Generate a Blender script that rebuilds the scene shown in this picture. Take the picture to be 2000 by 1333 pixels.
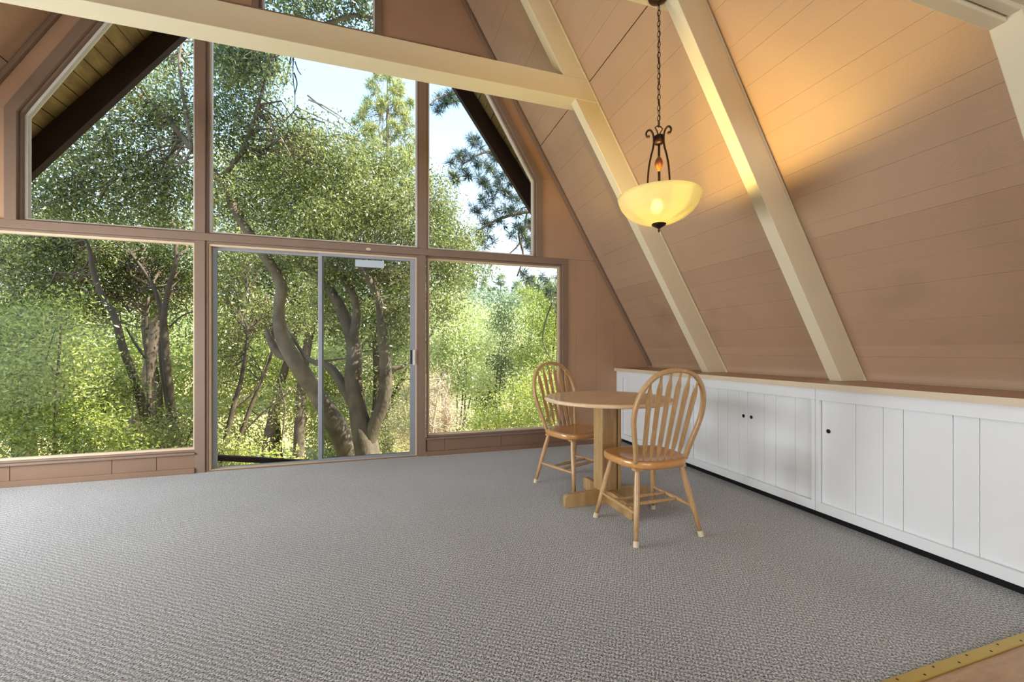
import bpy, math, random
import numpy as np
from mathutils import Vector, Matrix

# ---------------------------------------------------------------- camera, world, lights
SC = bpy.context.scene
COL = SC.collection
for o in list(bpy.data.objects):
    bpy.data.objects.remove(o)
F = 806.0; HY = 685.0; TH = math.atan(250.0 / 806.0); CH = 1.08
ST, CT = math.sin(TH), math.cos(TH)
cam = bpy.data.cameras.new('camera'); cam_o = bpy.data.objects.new('camera', cam); COL.objects.link(cam_o)
cam_o.location = (0, 0, CH); cam_o.rotation_euler = (math.pi / 2, 0, -TH)
cam.sensor_width = 36; cam.lens = 36 * F / 2000; cam.shift_y = (HY - 666.5) / 2000
cam.clip_start = 0.05; cam.clip_end = 500
SC.camera = cam_o
vs = SC.view_settings
vs.view_transform = 'Standard'; vs.look = 'None'; vs.gamma = 1; vs.use_curve_mapping = False; vs.exposure = 0.17
SC.cycles.use_denoising = True
SC.cycles.max_bounces = 10; SC.cycles.diffuse_bounces = 5; SC.cycles.transparent_max_bounces = 24
SC.cycles.sample_clamp_indirect = 6; SC.cycles.caustics_reflective = False; SC.cycles.caustics_refractive = False

w = bpy.data.worlds.new('sky'); SC.world = w; w.use_nodes = True
nt = w.node_tree; nt.nodes.clear()
tc = nt.nodes.new('ShaderNodeTexCoord'); sp = nt.nodes.new('ShaderNodeSeparateXYZ')
cr = nt.nodes.new('ShaderNodeValToRGB'); bg = nt.nodes.new('ShaderNodeBackground'); wo = nt.nodes.new('ShaderNodeOutputWorld')
nt.links.new(tc.outputs['Generated'], sp.inputs[0]); nt.links.new(sp.outputs['Z'], cr.inputs[0])
nt.links.new(cr.outputs[0], bg.inputs[0]); nt.links.new(bg.outputs[0], wo.inputs[0])
e = cr.color_ramp.elements
e[0].position = 0.0; e[0].color = (0.95, 0.97, 1.0, 1)
e[1].position = 0.9; e[1].color = (0.44, 0.66, 1.0, 1)
a = e.new(0.22); a.color = (0.66, 0.82, 1.0, 1)
a = e.new(0.5); a.color = (0.40, 0.64, 1.0, 1)
bg.inputs[1].default_value = 2.1

def lamp(name, kind, loc, energy, color, rot=(0, 0, 0), size=None, size_y=None):
    l = bpy.data.lights.new(name, kind); l.energy = energy; l.color = color
    if kind == 'AREA':
        l.shape = 'RECTANGLE'; l.size = size; l.size_y = size_y or size
    o = bpy.data.objects.new(name, l); COL.objects.link(o); o.location = loc; o.rotation_euler = rot
    return o
# sun stands to the right of and slightly behind the house: no sun patch falls into the room
sun = lamp('sun', 'SUN', (0, 0, 20), 17.0, (1.0, 0.93, 0.78))
sun.rotation_euler = Vector((0.60, -0.16, 0.80)).to_track_quat('Z', 'Y').to_euler(); sun.data.angle = 0.01
# added fill lights at the unseen rear wall, below and above the loft floor
lamp('rear_fill_low', 'AREA', (-0.6, -4.85, 1.35), 85, (0.90, 0.96, 1.0), (math.pi / 2, 0, 0), 4.6, 1.7)
lamp('rear_fill_high', 'AREA', (-0.6, -4.85, 3.9), 60, (0.93, 0.97, 1.0), (math.pi / 2, 0, 0), 2.6, 1.7)
# added fill light in front of the left wall, out of view
lamp('side_fill_light', 'AREA', (-3.74, 2.55, 1.0), 150, (0.90, 0.96, 1.0), (0, -math.pi / 2, 0), 1.1, 2.3)
# added fill lights under the loft, behind the camera, without fixtures
for i, (lx, ly) in enumerate([(-2.2, -0.7), (0.2, -0.7), (-1.0, -2.8), (1.6, -2.8)]):
    lamp('loft_fill_light', 'AREA', (lx, ly, 2.16), 9, (0.97, 0.98, 1.0), (0, 0, 0), 0.9, 0.5)

random.seed(7); rng = np.random.default_rng(11)
# ---------------------------------------------------------------- helpers
def ray(px, py):
    u = (px - 1000) / F; v = (HY - py) / F
    return Vector((ST + u * CT, CT - u * ST, v))
def at(px, py, Y):                       # point seen at (px, py) standing at world depth Y
    d = ray(px, py); return Vector((0, 0, CH)) + d * (Y / d.y)

MATS = {}
def nodes(name):
    m = bpy.data.materials.new(name); m.use_nodes = True
    n = m.node_tree.nodes; b = n['Principled BSDF']; MATS[name] = m
    return m, n, m.node_tree.links, b
def srgb(r, g, b):
    f = lambda c: (c / 255 / 12.92) if c / 255 <= 0.04045 else ((c / 255 + 0.055) / 1.055) ** 2.4
    return (f(r), f(g), f(b), 1)
def paint(name, c, rough=0.5, var=0.12, scale=3.0, stain=0.0, stretch=(1, 1, 1), bump=0.05, grain=60.0, metallic=0.0, spec=0.4):
    m, n, L, b = nodes(name)
    t = n.new('ShaderNodeTexCoord'); mp = n.new('ShaderNodeMapping'); mp.inputs['Scale'].default_value = stretch
    L.new(t.outputs['Object'], mp.inputs[0])
    no = n.new('ShaderNodeTexNoise'); no.inputs['Scale'].default_value = scale; no.inputs['Detail'].default_value = 6
    L.new(mp.outputs[0], no.inputs[0])
    mx = n.new('ShaderNodeMix'); mx.data_type = 'RGBA'
    L.new(no.outputs[0], mx.inputs['Factor'])
    lo = tuple(x * (1 - var) for x in c[:3]) + (1,); hi = tuple(min(1, x * (1 + var)) for x in c[:3]) + (1,)
    mx.inputs['A'].default_value = lo; mx.inputs['B'].default_value = hi
    out = mx.outputs['Result']
    if stain:
        n2 = n.new('ShaderNodeTexNoise'); n2.inputs['Scale'].default_value = 1.7; n2.inputs['Detail'].default_value = 3
        L.new(t.outputs['Object'], n2.inputs[0])
        r2 = n.new('ShaderNodeMapRange'); r2.inputs[1].default_value = 0.56; r2.inputs[2].default_value = 0.75
        r2.inputs[3].default_value = 0; r2.inputs[4].default_value = stain
        L.new(n2.outputs[0], r2.inputs[0])
        m2 = n.new('ShaderNodeMix'); m2.data_type = 'RGBA'; L.new(r2.outputs[0], m2.inputs['Factor'])
        L.new(out, m2.inputs['A']); m2.inputs['B'].default_value = tuple(x * 0.45 for x in c[:3]) + (1,)
        out = m2.outputs['Result']
    L.new(out, b.inputs['Base Color'])
    b.inputs['Roughness'].default_value = rough; b.inputs['Metallic'].default_value = metallic
    b.inputs['Specular IOR Level'].default_value = spec
    if bump:
        n3 = n.new('ShaderNodeTexNoise'); n3.inputs['Scale'].default_value = grain; n3.inputs['Detail'].default_value = 4
        L.new(mp.outputs[0], n3.inputs[0])
        bp = n.new('ShaderNodeBump'); bp.inputs['Strength'].default_value = bump; bp.inputs['Distance'].default_value = 0.01
        L.new(n3.outputs[0], bp.inputs['Height']); L.new(bp.outputs[0], b.inputs['Normal'])
    return m
def wood(name, c1, c2, rough=0.35, axis=(12, 12, 1.2), ring=9.0, coat=0.0):
    m, n, L, b = nodes(name)
    t = n.new('ShaderNodeTexCoord'); mp = n.new('ShaderNodeMapping'); mp.inputs['Scale'].default_value = axis
    L.new(t.outputs['Object'], mp.inputs[0])
    no = n.new('ShaderNodeTexNoise'); no.inputs['Scale'].default_value = 2.2; no.inputs['Detail'].default_value = 8; no.inputs['Distortion'].default_value = 0.8
    L.new(mp.outputs[0], no.inputs[0])
    ml = n.new('ShaderNodeMath'); ml.operation = 'MULTIPLY'; ml.inputs[1].default_value = ring; L.new(no.outputs[0], ml.inputs[0])
    fr = n.new('ShaderNodeMath'); fr.operation = 'PINGPONG'; fr.inputs[1].default_value = 1.0; L.new(ml.outputs[0], fr.inputs[0])
    n2 = n.new('ShaderNodeTexNoise'); n2.inputs['Scale'].default_value = 14; n2.inputs['Detail'].default_value = 5; L.new(mp.outputs[0], n2.inputs[0])
    ad = n.new('ShaderNodeMath'); ad.operation = 'MULTIPLY_ADD'; ad.inputs[1].default_value = 0.5; L.new(fr.outputs[0], ad.inputs[0]); 
    m2 = n.new('ShaderNodeMath'); m2.operation = 'MULTIPLY'; m2.inputs[1].default_value = 0.6; L.new(n2.outputs[0], m2.inputs[0]); L.new(m2.outputs[0], ad.inputs[2])
    mx = n.new('ShaderNodeMix'); mx.data_type = 'RGBA'; L.new(ad.outputs[0], mx.inputs['Factor'])
    mx.inputs['A'].default_value = c1; mx.inputs['B'].default_value = c2
    L.new(mx.outputs['Result'], b.inputs['Base Color']); b.inputs['Roughness'].default_value = rough
    b.inputs['Coat Weight'].default_value = coat; b.inputs['Coat Roughness'].default_value = 0.12
    return m

M_wall = paint('brown_panel', srgb(178, 142, 113), 0.62, 0.10, 4, 0.15, (1, 1, 1), 0.10, 120)
M_low = paint('brown_low_panel', srgb(132, 104, 84), 0.62, 0.10, 4, 0.15)
M_frame = paint('brown_trim', srgb(132, 109, 92), 0.55, 0.12, 6, 0.12, (1, 1, 1), 0.05, 80)
M_stop = paint('cream_stop', srgb(214, 190, 160), 0.5, 0.08, 8)
M_wstop = paint('white_stop', srgb(225, 220, 212), 0.4, 0.05, 8)
M_ceil = paint('tan_board', srgb(186, 155, 126), 0.6, 0.10, 3, 0.10, (1, 0.25, 1), 0.16, 160)
M_ceil2 = paint('tan_board_marked', srgb(180, 148, 120), 0.6, 0.12, 3, 0.4, (1, 0.25, 1), 0.16, 160)
M_deckdark = paint('deck_dark', (0.05, 0.03, 0.02, 1), 0.9)
M_deck = paint('deck_tan', srgb(120, 96, 76), 0.9)
M_cream = paint('cream_beam', srgb(228, 216, 186), 0.42, 0.04, 5, 0.03, (1, 1, 1), 0.05, 60)
M_white = paint('white_cabinet', srgb(234, 236, 238), 0.38, 0.03, 6, 0.05, (1, 1, 1), 0.06, 50)
M_top = paint('tan_countertop', srgb(178, 142, 118), 0.35, 0.06, 5, 0.06, (1, 1, 1), 0.04, 60)
M_topedge = paint('counter_edge', srgb(214, 196, 168), 0.4, 0.06, 8)
M_black = paint('black_gap', (0.008, 0.008, 0.008, 1), 0.9, bump=0)
M_alu = paint('aluminium', srgb(146, 149, 156), 0.5, 0.06, 20, metallic=0.6, bump=0.02)
M_soffit = wood('soffit_board', srgb(176, 150, 98), srgb(122, 98, 60), 0.7, (3, 1.0, 3), 5)
M_fly = paint('dark_rafter', srgb(56, 40, 38), 0.75, 0.25, 5, 0.3)
M_oak = wood('oak', srgb(214, 178, 128), srgb(180, 138, 92), 0.34, (16, 16, 2.2), 6, 0.25)
M_oakseat = wood('oak_seat', srgb(218, 166, 104), srgb(194, 134, 72), 0.28, (2.2, 14, 14), 6, 0.4)
M_oaktop = wood('oak_tabletop', srgb(240, 214, 180), srgb(222, 184, 142), 0.25, (1.6, 10, 10), 5, 0.5)
M_oakpale = wood('oak_pale', srgb(200, 168, 118), srgb(170, 132, 84), 0.4, (12, 12, 1.6), 5, 0.1)
M_glide = paint('leg_cap', srgb(214, 200, 172), 0.5)
M_bronze = paint('bronze', srgb(62, 42, 32), 0.4, 0.2, 20, metallic=0.7, bump=0.02)
M_copper = paint('copper', srgb(150, 92, 52), 0.35, 0.2, 20, metallic=0.6, bump=0.02)
M_brass = paint('brass_strip', srgb(196, 168, 88), 0.35, 0.12, 12, metallic=0.65, bump=0.05)
M_lam = wood('laminate', srgb(200, 168, 126), srgb(158, 122, 88), 0.4, (1.2, 8, 8), 4, 0.1)
M_paper = paint('paper', srgb(186, 200, 212), 0.5, bump=0)
M_bark = paint('bark', srgb(122, 110, 96), 0.9, 0.8, 7, 1.0, (1, 1, 0.6), 1.0, 24)
M_barkdark = paint('bark_dark', srgb(92, 80, 68), 0.9, 0.6, 9, 0.8, (1, 1, 0.5), 1.0, 30)
M_dry = paint('dry_twig', srgb(196, 178, 158), 0.9, 0.3, 5)
M_ground = paint('forest_floor', srgb(150, 136, 92), 0.95, 0.5, 1.2, 0.3, (1, 1, 1), 0.4, 9)
M_hill = paint('hill_scrub', srgb(120, 138, 96), 0.95, 0.5, 0.6, 0.5, (1, 1, 1), 0.8, 3)

def m_carpet():
    m, n, L, b = nodes('carpet_loop')
    t = n.new('ShaderNodeTexCoord'); mp = n.new('ShaderNodeMapping')
    mp.inputs['Rotation'].default_value = (0, 0, math.radians(34)); L.new(t.outputs['Object'], mp.inputs[0])
    nz = n.new('ShaderNodeTexNoise'); nz.inputs['Scale'].default_value = 40; nz.inputs['Detail'].default_value = 2; L.new(mp.outputs[0], nz.inputs[0])
    mxv = n.new('ShaderNodeMix'); mxv.data_type = 'VECTOR'; mxv.inputs['Factor'].default_value = 0.012
    L.new(mp.outputs[0], mxv.inputs['A']); L.new(nz.outputs['Color'], mxv.inputs['B'])
    def wave(d, sc, off):
        wv = n.new('ShaderNodeTexWave'); wv.wave_type = 'BANDS'; wv.bands_direction = d; wv.inputs['Scale'].default_value = sc
        wv.inputs['Distortion'].default_value = 0.6; wv.inputs['Detail'].default_value = 1.5; wv.inputs['Detail Scale'].default_value = 6
        L.new(mxv.outputs['Result'], wv.inputs[0]); return wv.outputs['Fac']
    rows = wave('Y', 17.0, 0); cross = wave('X', 24.0, 0)
    mul = n.new('ShaderNodeMath'); mul.operation = 'MULTIPLY_ADD'; mul.inputs[1].default_value = 0.40; L.new(cross, mul.inputs[0])
    r6 = n.new('ShaderNodeMath'); r6.operation = 'MULTIPLY'; r6.inputs[1].default_value = 0.55; L.new(rows, r6.inputs[0]); L.new(r6.outputs[0], mul.inputs[2])
    fz = n.new('ShaderNodeTexNoise'); fz.inputs['Scale'].default_value = 165; fz.inputs['Detail'].default_value = 3; fz.inputs['Roughness'].default_value = 0.7
    L.new(t.outputs['Object'], fz.inputs[0])
    fr = n.new('ShaderNodeMapRange'); fr.inputs[1].default_value = 0.40; fr.inputs[2].default_value = 0.60; L.new(fz.outputs[0], fr.inputs[0])
    hm = n.new('ShaderNodeMath'); hm.operation = 'MULTIPLY_ADD'; hm.inputs[1].default_value = 0.40; L.new(mul.outputs[0], hm.inputs[0])
    h2 = n.new('ShaderNodeMath'); h2.operation = 'MULTIPLY'; h2.inputs[1].default_value = 0.60; L.new(fr.outputs[0], h2.inputs[0]); L.new(h2.outputs[0], hm.inputs[2])
    rp = n.new('ShaderNodeValToRGB'); L.new(hm.outputs[0], rp.inputs[0])
    q = rp.color_ramp.elements; q[0].position = 0.20; q[0].color = srgb(22, 21, 21); q[1].position = 0.78; q[1].color = srgb(226, 224, 222)
    x = q.new(0.5); x.color = srgb(122, 120, 118)
    bz = n.new('ShaderNodeTexNoise'); bz.inputs['Scale'].default_value = 1.3; bz.inputs['Detail'].default_value = 3; L.new(t.outputs['Object'], bz.inputs[0])
    br = n.new('ShaderNodeMapRange'); br.inputs[1].default_value = 0.3; br.inputs[2].default_value = 0.7; br.inputs[3].default_value = 0.86; br.inputs[4].default_value = 1.08
    L.new(bz.outputs[0], br.inputs[0])
    vm = n.new('ShaderNodeVectorMath'); vm.operation = 'SCALE'; L.new(rp.outputs[0], vm.inputs[0]); L.new(br.outputs[0], vm.inputs['Scale'])
    L.new(vm.outputs[0], b.inputs['Base Color'])
    b.inputs['Roughness'].default_value = 0.95; b.inputs['Specular IOR Level'].default_value = 0.1
    b.inputs['Sheen Weight'].default_value = 1.0; b.inputs['Sheen Roughness'].default_value = 0.35
    bp = n.new('ShaderNodeBump'); bp.inputs['Strength'].default_value = 0.6; bp.inputs['Distance'].default_value = 0.006
    L.new(hm.outputs[0], bp.inputs['Height']); L.new(bp.outputs[0], b.inputs['Normal'])
    return m
M_carpet = m_carpet()
def m_glass(name, tint, refl):
    m, n, L, b = nodes(name); n.remove(b); out = n['Material Output']
    tr = n.new('ShaderNodeBsdfTransparent'); tr.inputs[0].default_value = tint
    gl = n.new('ShaderNodeBsdfGlossy'); gl.inputs['Roughness'].default_value = 0.01
    fr = n.new('ShaderNodeFresnel'); fr.inputs[0].default_value = refl
    mx = n.new('ShaderNodeMixShader'); L.new(fr.outputs[0], mx.inputs[0]); L.new(tr.outputs[0], mx.inputs[1]); L.new(gl.outputs[0], mx.inputs[2])
    L.new(mx.outputs[0], out.inputs[0]); return m
M_glass = m_glass('window_glass', (0.97, 0.985, 0.98, 1), 1.07)
M_glass2 = m_glass('door_glass', (0.74, 0.76, 0.73, 1), 1.10)
def m_bowl():
    m, n, L, b = nodes('alabaster_glass'); out = n['Material Output']
    t = n.new('ShaderNodeTexCoord'); mp = n.new('ShaderNodeMapping'); mp.inputs['Scale'].default_value = (3, 3, 14); L.new(t.outputs['Object'], mp.inputs[0])
    no = n.new('ShaderNodeTexNoise'); no.inputs['Scale'].default_value = 2.5; no.inputs['Detail'].default_value = 5; no.inputs['Distortion'].default_value = 1.5; L.new(mp.outputs[0], no.inputs[0])
    mx = n.new('ShaderNodeMix'); mx.data_type = 'RGBA'; L.new(no.outputs[0], mx.inputs['Factor'])
    mx.inputs['A'].default_value = (0.96, 0.90, 0.54, 1); mx.inputs['B'].default_value = (1.0, 1.0, 0.92, 1)
    L.new(mx.outputs['Result'], b.inputs['Base Color'])
    b.inputs['Transmission Weight'].default_value = 1.0; b.inputs['Roughness'].default_value = 0.38; b.inputs['IOR'].default_value = 1.12
    tl = n.new('ShaderNodeBsdfTranslucent'); L.new(mx.outputs['Result'], tl.inputs[0])
    df = n.new('ShaderNodeBsdfDiffuse'); L.new(mx.outputs['Result'], df.inputs[0])
    m1 = n.new('ShaderNodeMixShader'); m1.inputs[0].default_value = 0.45; L.new(tl.outputs[0], m1.inputs[1]); L.new(df.outputs[0], m1.inputs[2])
    m2 = n.new('ShaderNodeMixShader'); m2.inputs[0].default_value = 0.42; L.new(m1.outputs[0], m2.inputs[1]); L.new(b.outputs[0], m2.inputs[2])
    L.new(m2.outputs[0], out.inputs[0]); return m
M_bowl = m_bowl()
def m_emit(name, c, s):
    m, n, L, b = nodes(name); n.remove(b); em = n.new('ShaderNodeEmission'); em.inputs[0].default_value = c; em.inputs[1].default_value = s
    L.new(em.outputs[0], n['Material Output'].inputs[0]); return m
def m_leaf(name, cols, transl=0.45):
    m, n, L, b = nodes(name); n.remove(b); out = n['Material Output']
    at_ = n.new('ShaderNodeAttribute'); at_.attribute_name = 'rnd'
    rp = n.new('ShaderNodeValToRGB'); L.new(at_.outputs['Fac'], rp.inputs[0])
    q = rp.color_ramp.elements
    while len(q) < len(cols): q.new(0.5)
    for i, c in enumerate(cols): q[i].position = i / (len(cols) - 1); q[i].color = srgb(*c)
    df = n.new('ShaderNodeBsdfDiffuse'); tl = n.new('ShaderNodeBsdfTranslucent'); gl = n.new('ShaderNodeBsdfGlossy'); gl.inputs['Roughness'].default_value = 0.35
    L.new(rp.outputs[0], df.inputs[0]); L.new(rp.outputs[0], tl.inputs[0])
    m1 = n.new('ShaderNodeMixShader'); m1.inputs[0].default_value = transl; L.new(df.outputs[0], m1.inputs[1]); L.new(tl.outputs[0], m1.inputs[2])
    m2 = n.new('ShaderNodeMixShader'); m2.inputs[0].default_value = 0.06; L.new(m1.outputs[0], m2.inputs[1]); L.new(gl.outputs[0], m2.inputs[2])
    L.new(m2.outputs[0], out.inputs[0]); return m
L_oak = m_leaf('oak_leaves', [(64, 74, 46), (104, 116, 66), (150, 158, 92), (224, 220, 150)])
L_dark = m_leaf('dark_leaves', [(58, 72, 54), (86, 102, 68), (124, 138, 88), (196, 200, 140)])
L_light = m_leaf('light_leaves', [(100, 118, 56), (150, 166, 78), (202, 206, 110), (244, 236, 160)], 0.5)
L_pine = m_leaf('pine_needles', [(84, 104, 80), (130, 146, 98), (186, 188, 116), (230, 218, 140)], 0.3)
L_dpine = m_leaf('dark_pine_needles', [(38, 54, 52), (62, 78, 66), (100, 112, 80), (166, 166, 108)], 0.2)
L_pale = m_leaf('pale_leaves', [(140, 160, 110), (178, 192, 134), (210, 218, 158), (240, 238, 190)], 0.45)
L_far = m_leaf('far_needles', [(104, 128, 108), (132, 152, 124), (158, 172, 140), (186, 194, 160)], 0.3)  # paler far foliage: distance haze put into the leaf colour
L_dryl = m_leaf('dry_leaves', [(140, 124, 104), (182, 164, 138), (206, 188, 160), (228, 216, 186)], 0.3)

class MB:
    def __init__(s): s.v = []; s.f = []
    def add(s, vs_, fs):
        k = len(s.v); s.v += [tuple(p) for p in vs_]; s.f += [tuple(i + k for i in f) for f in fs]; return s
    def box(s, x0, x1, y0, y1, z0, z1, M=None):
        P = [Vector((x, y, z)) for x in (x0, x1) for y in (y0, y1) for z in (z0, z1)]
        if M is not None: P = [M @ p for p in P]
        return s.add(P, [(0, 1, 3, 2), (4, 6, 7, 5), (0, 4, 5, 1), (2, 3, 7, 6), (0, 2, 6, 4), (1, 5, 7, 3)])
    def prism_xz(s, poly, y0, y1):
        n = len(poly); V = [(x, y0, z) for x, z in poly] + [(x, y1, z) for x, z in poly]
        return s.add(V, [tuple(range(n)), tuple(range(2 * n - 1, n - 1, -1))] + [(i, i + n, (i + 1) % n + n, (i + 1) % n) for i in range(n)])
    def ring_xz(s, outer, inner, y0, y1):
        n = len(outer)
        V = [(x, y0, z) for x, z in outer] + [(x, y0, z) for x, z in inner] + [(x, y1, z) for x, z in outer] + [(x, y1, z) for x, z in inner]
        for_ = []
        for i in range(n):
            j = (i + 1) % n
            for_ += [(i, j, n + j, n + i), (2 * n + j, 2 * n + i, 3 * n + i, 3 * n + j), (i, 2 * n + i, 2 * n + j, j), (n + i, n + j, 3 * n + j, 3 * n + i)]
        return s.add(V, for_)
    def tube(s, pts, rad, seg=8, flat=1.0, up=None):
        pts = [Vector(p) for p in pts]; n = len(pts)
        if not hasattr(rad, '__len__'): rad = [rad] * n
        prev = None; k0 = len(s.v); V = []
        for i, p in enumerate(pts):
            d = (pts[min(i + 1, n - 1)] - pts[max(i - 1, 0)]).normalized()
            if up is not None: a_ = (up - d * up.dot(d)).normalized()
            elif prev is None: a_ = d.orthogonal().normalized()
            else: a_ = (prev - d * prev.dot(d)).normalized()
            prev = a_; b_ = d.cross(a_)
            for k in range(seg):
                t_ = 2 * math.pi * k / seg
                V.append(p + a_ * math.cos(t_) * rad[i] * flat + b_ * math.sin(t_) * rad[i])
        Fs = [(i * seg + k, i * seg + (k + 1) % seg, (i + 1) * seg + (k + 1) % seg, (i + 1) * seg + k) for i in range(n - 1) for k in range(seg)]
        Fs += [tuple(range(seg - 1, -1, -1)), tuple(range((n - 1) * seg, n * seg))]
        return s.add(V, Fs)
    def lathe(s, prof, c=(0, 0, 0), seg=32):
        n = len(prof); V = [(c[0] + r * math.cos(2 * math.pi * k / seg), c[1] + r * math.sin(2 * math.pi * k / seg), c[2] + z) for r, z in prof for k in range(seg)]
        return s.add(V, [(i * seg + k, i * seg + (k + 1) % seg, (i + 1) * seg + (k + 1) % seg, (i + 1) * seg + k) for i in range(n - 1) for k in range(seg)])
    def build(s, name, m, parent=None, smooth=False, bevel=0.0, kind=None):
        me = bpy.data.meshes.new(name); me.from_pydata(s.v, [], s.f)
        import bmesh
        bm = bmesh.new(); bm.from_mesh(me); bmesh.ops.recalc_face_normals(bm, faces=bm.faces); bm.to_mesh(me); bm.free()
        me.materials.append(m)
        if smooth:
            me.polygons.foreach_set('use_smooth', [True] * len(me.polygons))
        o = bpy.data.objects.new(name, me); COL.objects.link(o)
        if parent is not None: o.parent = parent
        if bevel:
            bv = o.modifiers.new('bevel', 'BEVEL'); bv.width = bevel; bv.segments = 2; bv.limit_method = 'ANGLE'; bv.angle_limit = math.radians(40)
        if kind: o['kind'] = kind
        return o
def empty(name, loc=(0, 0, 0), rz=0.0):
    o = bpy.data.objects.new(name, None); COL.objects.link(o); o.location = loc; o.rotation_euler = (0, 0, rz); o.empty_display_size = 0.1; return o
def tag(o, label, cat=None, group=None):
    o['label'] = label
    if cat: o['category'] = cat
    if group: o['group'] = group
    return o
def struct(o, label=None):
    o['kind'] = 'structure'
    if label: o['label'] = label
    return o
def inset(poly, d):
    n = len(poly); ar = sum(poly[i][0] * poly[(i + 1) % n][1] - poly[(i + 1) % n][0] * poly[i][1] for i in range(n)); sg = 1 if ar > 0 else -1
    out = []
    for i in range(n):
        p0 = Vector(poly[i - 1]); p1 = Vector(poly[i]); p2 = Vector(poly[(i + 1) % n])
        d1 = (p1 - p0).normalized(); d2 = (p2 - p1).normalized()
        n1 = Vector((-d1.y, d1.x)) * sg; n2 = Vector((-d2.y, d2.x)) * sg
        b_ = (n1 + n2).normalized(); out.append(tuple(p1 + b_ * (d / max(0.2, b_.dot(n1)))))
    return out

def smooth_path(pts, rad, sub=5):
    P = [Vector(p) for p in pts]; out = []; ro = []
    for i in range(len(P) - 1):
        a_, b_, c_, d_ = P[max(i - 1, 0)], P[i], P[i + 1], P[min(i + 2, len(P) - 1)]
        for k_ in range(sub):
            t_ = k_ / sub
            out.append(0.5 * ((2 * b_) + (c_ - a_) * t_ + (2 * a_ - 5 * b_ + 4 * c_ - d_) * t_ * t_ + (3 * b_ - a_ - 3 * c_ + d_) * t_ ** 3)); ro.append(rad[i] + (rad[i + 1] - rad[i]) * t_)
    out.append(P[-1]); ro.append(rad[-1]); return out, ro

# ---------------------------------------------------------------- room shell
D = 4.286; S = 1.69; XR = 3.635; XM = -0.584; XL = 2 * XM - XR; YB = -5.0
RIDGE = S * (XR - XM); LEN = math.sqrt(1 + S * S)
mir = lambda x: 2 * XM - x
# floor
fl = struct(MB().box(-3.95, 3.0, 0.905, D + 0.02, -0.04, 0.0).build('floor', M_carpet), 'speckled grey loop pile carpet')
fl2 = struct(MB().box(-3.95, 3.0, YB, 0.905, -0.06, -0.012).build('floor_hall', M_deckdark), 'wood-look floor beyond the brass strip')
yy = 0.892; r = 0
while yy > 0.1:
    xx = -1.2 + (r % 2) * 0.55
    while xx < 2.9:
        MB().box(xx + 0.001, min(xx + 1.2, 2.9) - 0.001, yy - 0.187, yy - 0.001, -0.012, 0.0).build('plank', M_lam, fl2, bevel=0.0015)
        xx += 1.2
    yy -= 0.188; r += 1
st = struct(MB().box(-3.6, 2.64, 0.888, 0.926, 0.0, 0.006).build('trim_1', M_brass, bevel=0.003), 'brass carpet edge strip')
for i in range(14):
    xx = 1.42 + i * 0.09 + (0.02 if i % 2 else 0)
    MB().lathe([(0.0, 0.0012), (0.0035, 0.001), (0.004, 0.0)], (xx, 0.900 if i % 2 else 0.914, 0.006), 8).build('nail', M_bronze, st)

# sloping ceilings made of boards of mixed widths (board joints are real gaps over a dark deck)
Zs = [0.10, 0.30, 0.45, 0.62, 0.76, 0.88, 1.039, 1.11, 1.255, 1.4456, 1.572, 1.654, 1.784, 1.864, 2.022]
pat = [0.13, 0.082, 0.158, 0.09, 0.17, 0.126, 0.08, 0.19]
k = 0
while Zs[-1] < 3.25: Zs.append(Zs[-1] + pat[k % 8]); k += 1
Zs[-1] = 3.35
while Zs[-1] < RIDGE - 0.25: Zs.append(Zs[-1] + pat[k % 8]); k += 1
Zs.append(RIDGE - 0.02)
def slope_board(side, z0, z1, y0, y1, gap, off=0.0, th=0.018):
    xs = lambda z: XR - z / S
    nx, nz = S / LEN, 1 / LEN
    P = []
    for z in (z0 + gap / 2 * 0.86, z1 - gap / 2 * 0.86):
        P.append((xs(z) + nx * off, z + nz * off)); P.append((xs(z) + nx * (off + th), z + nz * (off + th)))
    poly = [P[0], P[2], P[3], P[1]]
    if side < 0: poly = [(mir(x), z) for x, z in poly]
    return MB().prism_xz(poly, y0, y1)
for side, nm in ((1, 'ceiling_right'), (-1, 'ceiling_left')):
    q = slope_board(side, -0.05, RIDGE + 0.08, YB, D + 0.10, 0.0, 0.0185, 0.12)
    c = struct(q.build(nm, M_deck), 'steep sloping ceiling of painted tan boards')
    for i in range(len(Zs) - 1):
        g = 0.0009; wide = 0.006 if abs(Zs[i + 1] - 3.35) < 1e-6 else 0.0
        slope_board(side, Zs[i], Zs[i + 1] - wide, YB, D + 0.005, g, (0.0 if i % 3 else 0.0012)).build('plank', M_ceil2 if i in (8, 9, 10, 11, 7) and side > 0 else M_ceil, c)

# rafters and collar beams
XI = 3.41
def rafter(y0, y1, side, label, zb):
    poly = [(XI - zb / S, zb), (XR - 0.002 - zb / S, zb), (XR - 0.002 - (RIDGE - 0.3) / S, RIDGE - 0.3), (XI - (RIDGE - 0.3) / S, RIDGE - 0.3)]
    if side < 0: poly = [(mir(x), z) for x, z in poly]
    o = struct(MB().prism_xz(poly, y0, y1).build('rafter', M_cream, bevel=0.004), label)
    # thin scribe moulding where the rafter meets the boards
    w0, w1 = XR - 0.016, XR - 0.004
    p2 = [(w0 - zb / S, zb), (w1 - zb / S, zb), (w1 - (RIDGE - 0.4) / S, RIDGE - 0.4), (w0 - (RIDGE - 0.4) / S, RIDGE - 0.4)]
    if side < 0: p2 = [(mir(x), z) for x, z in p2]
    MB().prism_xz(p2, y0 - 0.008, y0 - 0.0005).build('moulding', M_cream, o)
    return o
YR = [(3.136, 3.218), (1.960, 2.042), (0.830, 0.915)]
nmr = ['cream rafter nearest the big windows', 'cream rafter behind the hanging lamp', 'cream rafter nearest the camera']
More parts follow.
